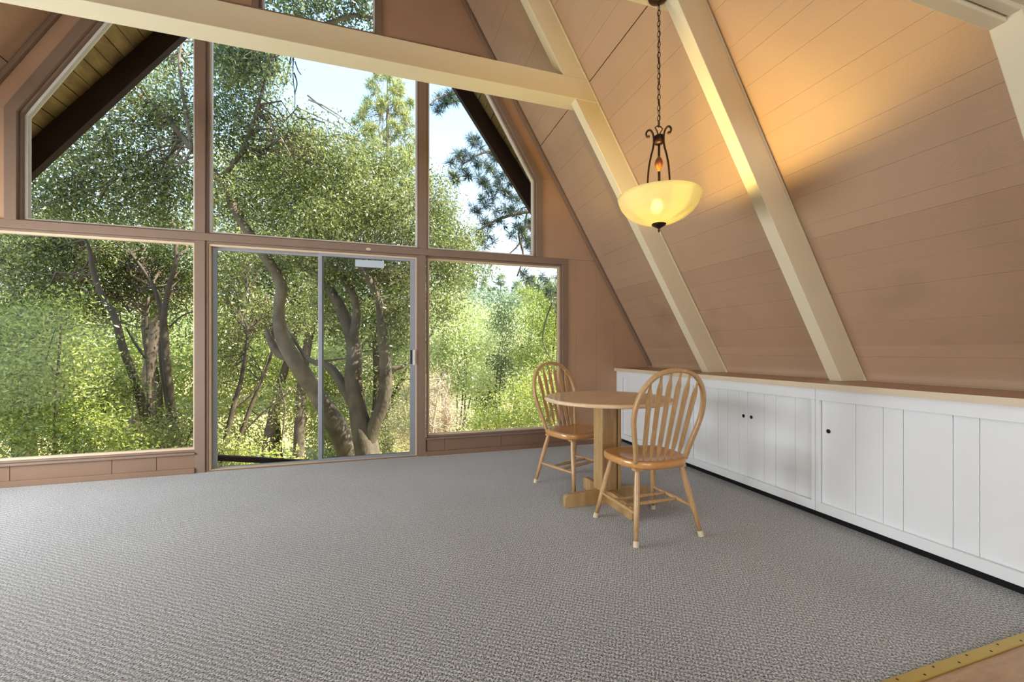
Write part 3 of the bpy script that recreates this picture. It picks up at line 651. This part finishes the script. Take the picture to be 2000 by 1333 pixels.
# ---------------------------------------------------------------- roof overhang outside
def fly_y(z): return 4.78 + 0.19 * (z - 2.7)
for side, nm in ((1, 'right'), (-1, 'left')):
    ov = struct(empty('trim_18' if side > 0 else 'trim_19'), 'board soffit of the roof overhang outside the %s windows' % nm)
    z = 0.6; i = 0
    while z < RIDGE - 0.3:
        z1 = z + 0.125; yo = fly_y(z) + 0.12
        slope_board(side, z, z1, D + 0.135, yo, 0.008, -0.004 if i % 2 else 0.0, 0.03).build('plank', M_soffit, ov); z = z1; i += 1
    za, zb_ = 0.6, RIDGE - 0.05
    V = []
    for z_ in (za, zb_):
        for xo in (0.0, 0.235):
            for dy in (0.0, 0.07):
                x_ = XR - 0.002 - xo - z_ / S; V.append((x_ if side > 0 else mir(x_), fly_y(z_) + dy, z_))
    MB().add(V, [(0, 1, 3, 2), (4, 6, 7, 5), (0, 4, 5, 1), (2, 3, 7, 6), (0, 2, 6, 4), (1, 5, 7, 3)]).build('barge_rafter', M_fly, ov)
    # roof skin above the soffit, cut along the barge rafter
    V = []
    for z_ in (0.5, RIDGE):
        for off in (0.032, 0.07):
            for y_ in (D + 0.105, fly_y(z_) + 0.16):
                x_ = XR - z_ / S + S / LEN * off; V.append((x_ if side > 0 else mir(x_), y_, z_ + off / LEN))
    MB().add(V, [(0, 1, 3, 2), (4, 6, 7, 5), (0, 4, 5, 1), (2, 3, 7, 6), (0, 2, 6, 4), (1, 5, 7, 3)]).build('roof_deck', M_deckdark, ov)
# dark timber bar outside the sliding door
p0 = at(412, 894, 4.75); p1 = at(640, 906, 5.12)
bar = MB(); dv = (p1 - p0); bar.tube([p0 - dv * 0.25, p1 + dv * 0.2], 0.036, 4, up=Vector((0, 0.7, 0.7))).tube([p0 - dv * 0.2 + Vector((0, 0, -0.03)), p0 - dv * 0.2 + Vector((0, 0, -1.5))], 0.04, 6).tube([p1 + dv * 0.15 + Vector((0, 0, -0.03)), p1 + dv * 0.15 + Vector((0, 0, -1.6))], 0.04, 6)
tag(bar.build('timber_bar', M_fly), 'dark timber bar crossing low outside the sliding door', 'bar')
# outer foundation wall under the window wall
struct(MB().box(-4.2, 3.4, D + 0.03, D + 0.12, -2.6, -0.04).build('wall_foundation', M_fly), 'dark foundation wall under the floor')

# ---------------------------------------------------------------- outside: ground
def gz(x, y):
    b_ = -1.6 - 0.11 * (y - 5) if y < 18 else -3.03 + 0.02 * (y - 18)
    h_ = 0.0
    if y > 30: h_ = (y - 30) ** 1.15 * 0.12
    return b_ + h_ + 0.25 * math.sin(x * 0.7 + 1) * math.cos(y * 0.5) + 0.12 * math.sin(x * 1.9) 
gm = MB(); nx_, ny_ = 60, 60
gx = [-70 + 150 * i / nx_ for i in range(nx_ + 1)]; gy = [4.41 + 85 * (j / ny_) ** 1.8 for j in range(ny_ + 1)]
gm.add([(x, y, gz(x, y)) for y in gy for x in gx], [(j * (nx_ + 1) + i, j * (nx_ + 1) + i + 1, (j + 1) * (nx_ + 1) + i + 1, (j + 1) * (nx_ + 1) + i) for j in range(ny_) for i in range(nx_)])
go = struct(gm.build('ground', M_ground, smooth=True), 'sloping ground outside, dry and sunlit')

# ---------------------------------------------------------------- trees
def leaf_mesh(name, centers, radii, n, size, mat, parent, per=10, spread=0.16, aspect=0.42, tone=(0.0, 1.0), needle=False, hollow=0.35):
    """n leaves in sprigs scattered through ellipsoids: one countless part"""
    centers = np.array(centers, float); radii = np.array(radii, float)
    if radii.ndim == 1: radii = np.stack([radii, radii, radii * 0.8], 1)
    wgt = radii.prod(1) ** 0.66; wgt /= wgt.sum()
    ns = max(1, n // per)
    ci = rng.choice(len(centers), ns, p=wgt)
    d = rng.normal(size=(ns, 3)); d /= np.linalg.norm(d, axis=1)[:, None]
    rr = (hollow + (1 - hollow) * rng.random(ns)) ** 0.7
    sp_ = centers[ci] + d * rr[:, None] * radii[ci]
    st_ = rng.random(ns)
    P = np.repeat(sp_, per, 0); N = len(P)
    ax = np.repeat(rng.normal(size=(ns, 3)), per, 0); 
    if needle:
        dirn = rng.normal(size=(N, 3)); dirn += ax * 0.5
        dirn /= np.linalg.norm(dirn, axis=1)[:, None]; base = P + rng.normal(size=(N, 3)) * spread * 0.12
    else:
        base = P + rng.normal(size=(N, 3)) * spread
        dirn = rng.normal(size=(N, 3)) + ax * 0.6; dirn[:, 2] -= 0.2; dirn /= np.linalg.norm(dirn, axis=1)[:, None]
    sd = np.cross(dirn, rng.normal(size=(N, 3))); sd /= np.linalg.norm(sd, axis=1)[:, None]
    s_ = size * (0.65 + 0.7 * rng.random(N))[:, None]
    v0 = base; v2 = base + dirn * s_; md = base + dirn * s_ * 0.45
    v1 = md + sd * s_ * aspect * 0.5; v3 = md - sd * s_ * aspect * 0.5
    V = np.stack([v0, v1, v2, v3], 1).reshape(-1, 3)
    me = bpy.data.meshes.new(name); me.vertices.add(4 * N); me.vertices.foreach_set('co', V.ravel())
    me.loops.add(4 * N); me.loops.foreach_set('vertex_index', np.arange(4 * N)); me.polygons.add(N)
    me.polygons.foreach_set('loop_start', np.arange(0, 4 * N, 4)); me.polygons.foreach_set('loop_total', np.full(N, 4))
    me.update()
    at_ = me.attributes.new('rnd', 'FLOAT', 'POINT')
    tv = np.clip(tone[0] + (tone[1] - tone[0]) * (0.55 * np.repeat(st_, per) + 0.45 * rng.random(N)), 0, 1)
    at_.data.foreach_set('value', np.repeat(tv, 4))
    me.materials.append(mat)
    o = bpy.data.objects.new(name, me); COL.objects.link(o); o.parent = parent; o['kind'] = 'stuff'
    return o
def stem(pix, wid, Y, Y2=None):
    """pixel widths and positions along a stem at depth Y (to Y2) -> world path"""
    n = len(pix); P = []; R = []
    for i, ((x, y), w_) in enumerate(zip(pix, wid)):
        yy_ = Y + ((Y2 or Y) - Y) * i / (n - 1); p = at(x, y, yy_); P.append(p); R.append(w_ * 0.43 * random.uniform(0.88, 1.12) / F * (p.y / ray(x, y).y))
    return smooth_path(P, R)
def twigs(mb, anchors, targets, r0=0.02, wob=0.22):
    A = np.array([tuple(a_) for a_ in anchors])
    for t_ in targets:
        t_ = np.array(t_); d_ = np.linalg.norm(A - t_, axis=1); od = np.argsort(d_)[:6]; i = int(od[random.randrange(len(od))])
        a_ = Vector(A[i]); b_ = Vector(t_); ln = (b_ - a_).length
        if ln > 1.3: a_ = b_ + (a_ - b_) * (random.uniform(0.7, 1.2) / ln); ln = (b_ - a_).length
        if ln < 0.12: continue
        N_ = [Vector(rng.normal(size=3)) * ln * wob * 0.4 for _ in range(3)]
        rr = r0 * min(1.0, 0.35 + ln * 0.4)
        mb.tube([a_, a_.lerp(b_, 0.25) + N_[0], a_.lerp(b_, 0.5) + N_[1] + Vector((0, 0, 0.06 * ln)), a_.lerp(b_, 0.78) + N_[2], b_], [rr, rr * 0.8, rr * 0.6, rr * 0.4, rr * 0.15], 4)
def tree(name, label, cat, stems, clusters, n, size, leafm, barkm=M_bark, per=10, spread=0.16, ntw=60, r0=0.02, group=None, tone=(0, 1), needle=False, aspect=0.42, base=None, hollow=0.35):
    """stems: list of (path, radii); clusters: list of (center, radius)"""
    b_ = base or stems[0][0][0]
    root = empty(name, (0, 0, 0)); tag(root, label, cat, group)
    anchors = []
    for i, (P, R) in enumerate(stems):
        m_ = MB().tube(P, R, 10 if R[0] > 0.05 else 6); m_.build('trunk' if i == 0 else 'branch', barkm, root, smooth=True)
        anchors += [p for p in P]
    C_ = [tuple(c_[0]) for c_ in clusters]; Rr = [c_[1] for c_ in clusters]
    if ntw:
        tg = []
        for _ in range(ntw):
            i = random.randrange(len(C_)); d_ = rng.normal(size=3); d_ /= np.linalg.norm(d_); tg.append(np.array(C_[i]) + d_ * Rr[i] * (0.2 + 0.75 * random.random()))
        tm = MB(); twigs(tm, anchors[len(anchors) // 5:], tg, r0)
        if tm.v: tm.build('twigs', barkm, root, kind='stuff')
    if n: leaf_mesh('foliage', C_, Rr, n, size, leafm, root, per, spread, aspect, tone, needle, hollow)
    return root
def blobs(lst, Y, jit=0.6):
    """(px, py, r_px) -> centre and radius at about depth Y"""
    o = []
    for x, y, r_ in lst:
        yy_ = Y + random.uniform(-jit, jit); p = at(x, y, yy_); o.append((p, r_ / F * (p.y / ray(x, y).y)))
    return o

# big leaning oak
s1 = stem([(705, 960), (682, 890), (655, 830), (620, 772), (578, 708), (550, 655), (545, 600), (550, 560), (532, 522), (510, 490), (470, 430), (428, 352), (375, 290), (305, 205), (255, 150)], [54, 50, 44, 40, 36, 30, 26, 25, 25, 24, 20, 17, 14, 10, 6], 7.6, 6.6)
s1b = stem([(572, 702), (545, 690), (528, 665), (520, 640)], [22, 20, 14, 6], 7.4)
s1c = stem([(575, 690), (600, 700), (625, 706), (680, 700)], [10, 8, 7, 3], 7.5)
s1d = stem([(428, 352), (470, 300), (500, 220), (520, 150), (540, 90)], [12, 10, 8, 6, 3], 6.9)
s1e = stem([(375, 290), (360, 200), (350, 120), (356, 80)], [9, 8, 6, 4], 6.7)
cl = blobs([(330, 130, 45), (300, 190, 60), (240, 240, 60), (180, 300, 60), (340, 240, 60), (120, 340, 60), (80, 400, 50), (440, 130, 50), (470, 200, 55), (440, 260, 60), (520, 110, 36), (495, 150, 40), (250, 340, 70), (330, 350, 60), (160, 400, 60), (520, 300, 60), (560, 260, 50), (440, 380, 60), (600, 270, 45), (640, 300, 50), (560, 350, 70), (620, 380, 60), (680, 340, 50), (330, 110, 30), (455, 95, 40), (290, 420, 60), (690, 270, 26), (720, 330, 34)], 7.2)
tree('leaning_oak', 'big oak with a thick leaning curved trunk left of the sliding panel', 'tree', [s1, s1b, s1c, s1d, s1e], cl, 60000, 0.050, L_oak, ntw=150, tone=(0.0, 0.95), spread=0.13)
# forked oak
s2 = stem([(722, 960), (718, 890), (708, 840), (697, 790), (690, 740), (692, 690), (684, 650), (664, 600), (640, 560), (606, 530), (560, 505)], [54, 50, 44, 40, 35, 31, 28, 24, 20, 15, 8], 6.8, 7.2)
s2b = stem([(712, 900), (728, 840), (750, 780), (753, 715), (746, 640), (740, 590), (722, 550), (692, 512), (650, 470)], [34, 32, 28, 25, 22, 18, 15, 11, 6], 6.85, 6.4)
s2c = stem([(690, 665), (696, 600), (675, 548), (642, 505), (615, 450), (600, 380)], [22, 18, 15, 11, 8, 4], 6.95)
s2d = stem([(702, 810), (672, 758), (644, 718), (600, 700), (560, 640)], [24, 21, 18, 10, 5], 6.9, 7.5)
s2e = stem([(752, 740), (768, 722), (790, 716)], [16, 13, 8], 6.8)
cl = blobs([(700, 420, 60), (760, 400, 60), (640, 440, 60), (780, 470, 50), (720, 500, 45), (660, 520, 50), (770, 540, 46), (790, 600, 40), (640, 590, 36), (770, 330, 46), (600, 480, 50), (560, 440, 55), (850, 440, 50), (870, 490, 46), (880, 540, 45), (860, 400, 34), (850, 360, 26), (910, 470, 28), (780, 650, 30), (545, 520, 36), (865, 600, 40)], 7.0)
tree('forked_oak', 'dark forked oak trunk seen behind the sliding door handle side', 'tree', [s2, s2b, s2c, s2d, s2e], cl, 44000, 0.049, L_oak, ntw=130, tone=(0.0, 0.95), spread=0.12)
# overhanging branch in the top window and hanging dead twigs
s3 = stem([(420, 40), (520, 90), (640, 46), (690, 30), (740, 38), (800, 60)], [16, 10, 9, 9, 7, 4], 6.4)
cl = blobs([(540, 10, 30), (580, 25, 24), (620, 0, 30), (660, 38, 26), (700, 20, 28), (735, 45, 26), (560, -30, 40), (640, -40, 40), (710, -40, 40), (430, 100, 36), (500, 100, 30), (470, 120, 36), (530, 130, 22)], 6.4, 0.3)
tree('overhanging_bough', 'leafy oak bough hanging across the small top window', 'bough', [s3], cl, 8000, 0.06, L_dark, ntw=50, r0=0.012, spread=0.10)
tw = MB()
for pp in ([(574, 108), (572, 150), (576, 200), (574, 232)], [(570, 110), (562, 150), (554, 178)], [(576, 128), (582, 145), (588, 154)], [(536, 118), (540, 140), (530, 156)], [(574, 150), (580, 170), (576, 190)]):
    P, R = stem([(x, y - 8) for x, y in pp], [3.4, 2.6, 2.0, 1.2][:len(pp)], 6.6); tw.tube(P, R, 5)
tag(tw.build('dead_twigs', M_barkdark), 'bare dead twigs hanging against the sky below the collar beam', 'twigs')
# trunks in the left window
def quick(pix, wid, Y, Y2=None): return stem(pix, wid, Y, Y2)
tree('slender_oak', 'upright oak stem nearest the post in the left window', 'tree',
     [quick([(352, 930), (345, 860), (334, 790), (326, 720), (322, 660), (320, 620), (330, 560), (345, 500), (330, 430)], [20, 18, 17, 16, 15, 14, 11, 8, 4], 8.4), quick([(340, 850), (328, 780), (316, 700), (318, 630), (300, 560), (260, 500)], [14, 13, 12, 11, 8, 4], 8.5), quick([(330, 640), (360, 615), (400, 605)], [5, 4, 2], 8.4)],
     blobs([(320, 520, 60), (260, 500, 60), (350, 460, 50), (200, 470, 60), (370, 560, 40), (300, 590, 36), (240, 560, 40)], 9.4), 22000, 0.055, L_oak, M_barkdark, ntw=60, tone=(0, 0.9))
tree('sloping_oak', 'oak stem sloping left in the middle of the left window', 'tree',
     [quick([(285, 830), (272, 770), (255, 720), (240, 680), (224, 620), (196, 570), (182, 530), (172, 480), (140, 430)], [18, 17, 16, 15, 13, 12, 11, 8, 4], 8.0), quick([(292, 800), (290, 720), (285, 650), (290, 580)], [9, 9, 8, 5], 8.8), quick([(285, 700), (262, 668), (246, 640)], [6, 5, 3], 8.1)],
     blobs([(150, 480, 70), (90, 500, 60), (60, 560, 50), (210, 520, 46), (120, 560, 50), (30, 480, 60), (-40, 500, 70), (170, 600, 44), (60, 450, 50)], 9.0), 24000, 0.055, L_oak, M_barkdark, ntw=70, tone=(0, 0.9))
tree('pale_branch_oak', 'oak at the far left edge with one pale branch against the sky', 'tree',
     [quick([(60, 900), (50, 760), (40, 640), (28, 570), (12, 525), (-10, 500)], [24, 20, 16, 15, 13, 10], 9.0)],
     blobs([(-30, 620, 80), (40, 640, 60), (-60, 440, 80), (100, 640, 50), (0, 700, 60), (130, 450, 40)], 9.0), 11000, 0.055, L_dark, ntw=50)
for i, (px_, lb) in enumerate([([(436, 900), (442, 860), (455, 800), (470, 745), (480, 690), (484, 640)], 'thin dark double-stemmed sapling just right of the left post'), ]):
    tree('thin_sapling', lb, 'tree', [quick(px_, [13, 13, 12, 10, 8, 5], 8.6), quick([(456, 905), (470, 850), (488, 800), (510, 745), (528, 700), (536, 650)], [10, 10, 9, 8, 6, 3], 8.7), quick([(470, 850), (520, 800), (560, 770), (590, 740)], [5, 4, 3, 2], 8.8), quick([(455, 800), (500, 760), (525, 690)], [5, 4, 2], 8.6), quick([(540, 900), (550, 860), (556, 800), (548, 750)], [5, 4, 3, 2], 9)],
         blobs([(450, 560, 46), (500, 600, 40), (440, 640, 40), (520, 640, 36), (590, 620, 40), (600, 560, 40), (440, 500, 46), (500, 480, 46), (540, 780, 40), (440, 720, 34)], 9.0), 15000, 0.055, L_oak, M_barkdark, ntw=110, r0=0.014, tone=(0.1, 1.0))
# shrubs: near left bright bush and undergrowth
def bush(name, label, lst, Y, n, size, m, jit=0.5, tone=(0, 1), spread=0.14, group=None, ntw=36, bark=M_barkdark, aspect=0.36):
    c_ = blobs(lst, Y, jit); b0 = c_[0][0]; x0 = sum(p.x for p, _ in c_) / len(c_); yb_ = sum(p.y for p, _ in c_) / len(c_)
    g0 = Vector((x0, yb_, gz(x0, yb_) - 0.1)); top = max(p.z for p, _ in c_)
    st_ = []
    for k_ in range(4):
        tp = c_[random.randrange(len(c_))][0]; P, R = smooth_path([g0 + Vector((random.uniform(-.15, .15), 0, 0)), g0.lerp(tp, 0.5) + Vector((random.uniform(-.2, .2), random.uniform(-.2, .2), 0)), tp], [0.03, 0.022, 0.008], 4); st_.append((P, R))
    return tree(name, label, 'bush' if 'tree' not in label else 'tree', st_, c_, n, size, m, bark, ntw=ntw, r0=0.010, tone=tone, spread=spread, group=group, aspect=aspect)
bush('leafy_bush', 'bright yellow-green bush filling the lower left window corner', [(40, 640, 60), (120, 620, 50), (60, 740, 80), (150, 740, 70), (0, 820, 80), (100, 850, 80), (180, 840, 60), (-60, 720, 90), (210, 880, 50), (150, 690, 40)], 6.9, 26000, 0.052, L_light, tone=(-0.15, 0.95))
bush('leafy_bush', 'green bush at the foot of the slender oak in the left window', [(300, 880, 50), (360, 890, 46), (250, 900, 50), (330, 840, 34), (380, 830, 30), (190, 780, 50), (230, 760, 40)], 7.6, 13000, 0.05, L_oak, tone=(0.2, 1))
bush('undergrowth_bush', 'low bright bush under the dark bar outside the door', [(430, 900, 40), (480, 905, 36), (540, 915, 40), (440, 940, 50), (520, 960, 60), (420, 870, 20), (600, 950, 40)], 6.0, 9000, 0.045, L_light, tone=(0.2, 1), jit=0.25)
bush('dry_bush', 'dry pinkish twiggy bush right of the forked oak', [(790, 800, 40), (850, 790, 46), (770, 850, 40), (880, 820, 36), (840, 850, 40), (800, 750, 26), (860, 740, 26)], 8.6, 6000, 0.05, L_dryl, ntw=260, bark=M_dry, aspect=0.25)
bush('leafy_bush', 'lime green bush low in the right window behind the back chair', [(1000, 800, 50), (1060, 820, 50), (950, 830, 40), (1030, 760, 40), (1090, 770, 46), (910, 860, 36), (1000, 850, 40), (1120, 840, 50)], 10.5, 16000, 0.075, L_light, tone=(0.0, 0.9))
bush('leafy_bush', 'light green tree-like bush left in the right window', [(870, 640, 46), (910, 620, 40), (900, 690, 50), (860, 700, 40), (940, 670, 36), (860, 580, 36), (930, 740, 40), (890, 750, 40)], 12.0, 18000, 0.085, L_pale, tone=(0, 0.95))
bush('dark_bush', 'dark green tree-like bush in the middle of the right window', [(980, 650, 40), (970, 700, 40), (1000, 720, 36), (950, 790, 30), (985, 610, 26), (960, 750, 34)], 13.5, 11000, 0.08, L_dark, tone=(0, 0.8))
bush('leafy_bush', 'yellow-green tree right in the right window by the casing', [(1060, 620, 50), (1100, 650, 50), (1070, 700, 46), (1040, 570, 30), (1090, 580, 40), (1030, 690, 36)], 11.5, 14000, 0.08, L_light, tone=(-0.1, 0.85))
# midground crowns that close the view under the skyline
def crown(label, lst, Y, n, size, m, tone=(0, 1), name='woodland_tree', jit=1.0, ntw=40):
    c_ = blobs(lst, Y, jit); x0 = sum(p.x for p, _ in c_) / len(c_); yb_ = sum(p.y for p, _ in c_) / len(c_)
    g0 = Vector((x0, yb_, gz(x0, yb_) - 0.2)); tp = max((p for p, _ in c_), key=lambda p: p.z)
    P, R = smooth_path([g0, g0.lerp(tp, 0.35) + Vector((random.uniform(-.4, .4), 0, 0)), g0.lerp(tp, 0.7), tp], [0.16, 0.13, 0.09, 0.03], 4)
    return tree(name, label, 'tree', [(P, R)], c_, n, size, m, M_barkdark, ntw=ntw, r0=0.03, tone=tone, spread=0.24, group='woodland trees behind the near oaks')
crown('woodland tree behind the upper left window, under the soffit', [(70, 430, 60), (150, 380, 70), (240, 420, 80), (330, 400, 80), (330, 310, 60), (60, 350, 40), (230, 310, 60), (350, 230, 50)], 13, 4000, 0.09, L_oak)
crown('woodland tree behind the left window, upper left part', [(20, 520, 80), (100, 480, 70), (-50, 600, 90), (60, 600, 80), (130, 560, 70), (-40, 420, 60)], 14, 6500, 0.09, L_oak, (0.1, 1))
crown('woodland tree behind the left window, upper right part', [(200, 520, 80), (290, 510, 80), (370, 540, 80), (230, 620, 80), (340, 620, 70), (180, 590, 60)], 14, 10000, 0.09, L_oak, (0.1, 1))
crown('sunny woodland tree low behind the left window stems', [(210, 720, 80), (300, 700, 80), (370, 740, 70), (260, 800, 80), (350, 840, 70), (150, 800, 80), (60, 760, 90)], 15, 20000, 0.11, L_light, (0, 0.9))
crown('woodland tree behind the leaning oak, above the door', [(440, 420, 70), (520, 420, 80), (600, 400, 80), (680, 420, 80), (770, 430, 70), (580, 320, 56), (660, 330, 50), (500, 340, 60), (450, 330, 50)], 13, 24000, 0.10, L_oak, (0.15, 1))
crown('woodland tree behind the thin sapling', [(450, 540, 70), (530, 530, 70), (600, 540, 70), (470, 620, 60), (560, 610, 60), (440, 690, 50)], 14, 17000, 0.11, L_oak, (0.05, 0.95))
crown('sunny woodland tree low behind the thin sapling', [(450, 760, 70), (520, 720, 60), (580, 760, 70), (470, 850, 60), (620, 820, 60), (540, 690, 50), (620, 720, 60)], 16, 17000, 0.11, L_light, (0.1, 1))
crown('woodland tree behind the forked oak crown', [(660, 540, 70), (740, 540, 70), (800, 560, 60), (690, 620, 70), (770, 640, 60), (640, 620, 60)], 14, 17000, 0.11, L_oak, (0.05, 0.95))
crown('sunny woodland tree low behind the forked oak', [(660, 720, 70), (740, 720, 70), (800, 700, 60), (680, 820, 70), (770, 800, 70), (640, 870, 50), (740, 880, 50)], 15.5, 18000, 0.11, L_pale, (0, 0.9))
crown('woodland tree left of the casing in the upper right window', [(850, 460, 46), (880, 500, 50), (930, 520, 40), (850, 530, 50), (870, 420, 24)], 15, 9000, 0.11, L_dark, (0.2, 1))
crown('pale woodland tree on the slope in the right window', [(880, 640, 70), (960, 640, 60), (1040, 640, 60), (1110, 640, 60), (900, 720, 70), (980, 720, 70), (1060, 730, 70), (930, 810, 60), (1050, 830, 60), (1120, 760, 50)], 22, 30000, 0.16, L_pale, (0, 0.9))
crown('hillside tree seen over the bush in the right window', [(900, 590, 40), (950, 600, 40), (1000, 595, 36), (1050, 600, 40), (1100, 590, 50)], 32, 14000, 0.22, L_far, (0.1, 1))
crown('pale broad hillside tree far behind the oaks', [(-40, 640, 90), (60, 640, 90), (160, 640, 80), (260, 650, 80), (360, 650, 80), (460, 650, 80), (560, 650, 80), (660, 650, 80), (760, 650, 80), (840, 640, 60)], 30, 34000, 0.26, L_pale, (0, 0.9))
# pines
def pine(name, label, x, ytop, ybase, wpx, Y, n, size, m, per=26, group=None, twg=40, nb=46, pw=1.0, cr_=0.42):
    tp = at(x, ytop, Y); bt = at(x, ybase, Y); gb = Vector((bt.x, bt.y, gz(bt.x, bt.y) - 0.3)); sc_ = tp.y / ray(x, ytop).y / F
    P, R = smooth_path([gb, gb.lerp(tp, 0.5), tp], [0.012 * (tp.z - gb.z) + 0.04, 0.009 * (tp.z - gb.z) + 0.02, 0.02], 4)
    c_ = []; h = tp.z - bt.z; brm = []
    for k_ in range(nb):
        f_ = (k_ + 0.5) / nb; rad = wpx / 2 * sc_ * (0.25 + 0.75 * f_ ** 0.7) * (0.55 + 0.45 * random.random()) * pw; an = k_ * 2.4
        q = Vector((tp.x + math.cos(an) * rad * 0.8, tp.y + math.sin(an) * rad * 0.8, tp.z - h * f_ + random.uniform(-.05, .05) * h)); c_.append((q, max(0.12, rad * cr_)))
    return tree(name, label, 'tree', [(P, R)], c_, n, size, m, M_bark, per=per, spread=size * 0.5, ntw=twg, r0=0.02, group=group, needle=True, aspect=0.10 if Y < 25 else 0.3, hollow=0.1)
pine('sunlit_pine', 'sunlit yellow-green pine rising against the sky in the upper middle window', 757, 148, 440, 170, 17, 36000, 0.22, L_pine, per=30, nb=150, pw=1.5, cr_=0.13, twg=220)
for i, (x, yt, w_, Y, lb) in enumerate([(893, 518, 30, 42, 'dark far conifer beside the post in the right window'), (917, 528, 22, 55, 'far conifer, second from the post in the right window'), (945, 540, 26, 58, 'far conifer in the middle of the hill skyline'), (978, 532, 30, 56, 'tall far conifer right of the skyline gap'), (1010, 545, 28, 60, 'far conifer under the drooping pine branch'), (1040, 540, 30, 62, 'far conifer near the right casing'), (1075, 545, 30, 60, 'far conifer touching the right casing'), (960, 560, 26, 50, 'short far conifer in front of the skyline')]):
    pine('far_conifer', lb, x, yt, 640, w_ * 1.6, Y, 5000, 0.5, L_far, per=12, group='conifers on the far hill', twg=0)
# near pine with long drooping needle boughs at the right
s4 = stem([(1180, 900), (1160, 600), (1140, 380), (1120, 150), (1100, -80)], [46, 42, 38, 32, 26], 9.2)
bl = [quick([(1135, 330), (1060, 300), (990, 290), (940, 300), (905, 320)], [12, 9, 7, 5, 3], 9.0, 8.6), quick([(1140, 400), (1060, 410), (1000, 420), (950, 440), (930, 460)], [11, 9, 7, 5, 3], 9.0, 8.7), quick([(1145, 450), (1060, 440), (1015, 450), (1022, 500), (1010, 540)], [10, 8, 6, 5, 3], 9.0, 8.6), quick([(1120, 200), (1000, 190), (920, 180), (860, 190), (840, 205)], [10, 8, 6, 4, 2], 9.0, 8.5), quick([(1030, 410), (1018, 470), (990, 500)], [5, 4, 2], 8.9), quick([(1120, 560), (1080, 590), (1060, 660), (1075, 700)], [6, 4, 3, 2], 8.8)]
tuf = [(895, 300), (880, 318), (905, 335), (912, 300), (930, 275), (925, 310), (945, 320), (885, 345), (935, 345), (918, 268), (955, 375), (970, 360), (990, 375), (940, 390), (960, 400), (1000, 410), (925, 405), (945, 430), (975, 430), (935, 455), (955, 460), (1010, 440), (1030, 430), (1000, 460), (1025, 460), (1035, 400), (1020, 380), (985, 345), (1005, 350), (960, 300), (860, 190), (848, 205), (880, 185), (1035, 480), (1010, 395), (980, 400), (1060, 540), (1080, 560), (1040, 550), (1020, 535), (1090, 600), (1070, 570), (1095, 540), (945, 360), (965, 335), (938, 470)]
tree('drooping_pine', 'near pine whose needle tufts droop across the upper right window', 'tree', [s4] + bl, blobs([(x + dx, y + dy, 5) for x, y in tuf for dx, dy in ((0, 0), (9, 11))], 8.8, 0.35), 15000, 0.17, L_dpine, M_barkdark, per=34, spread=0.06, ntw=110, r0=0.010, needle=True, aspect=0.055, tone=(-0.1, 0.9), hollow=0.0)
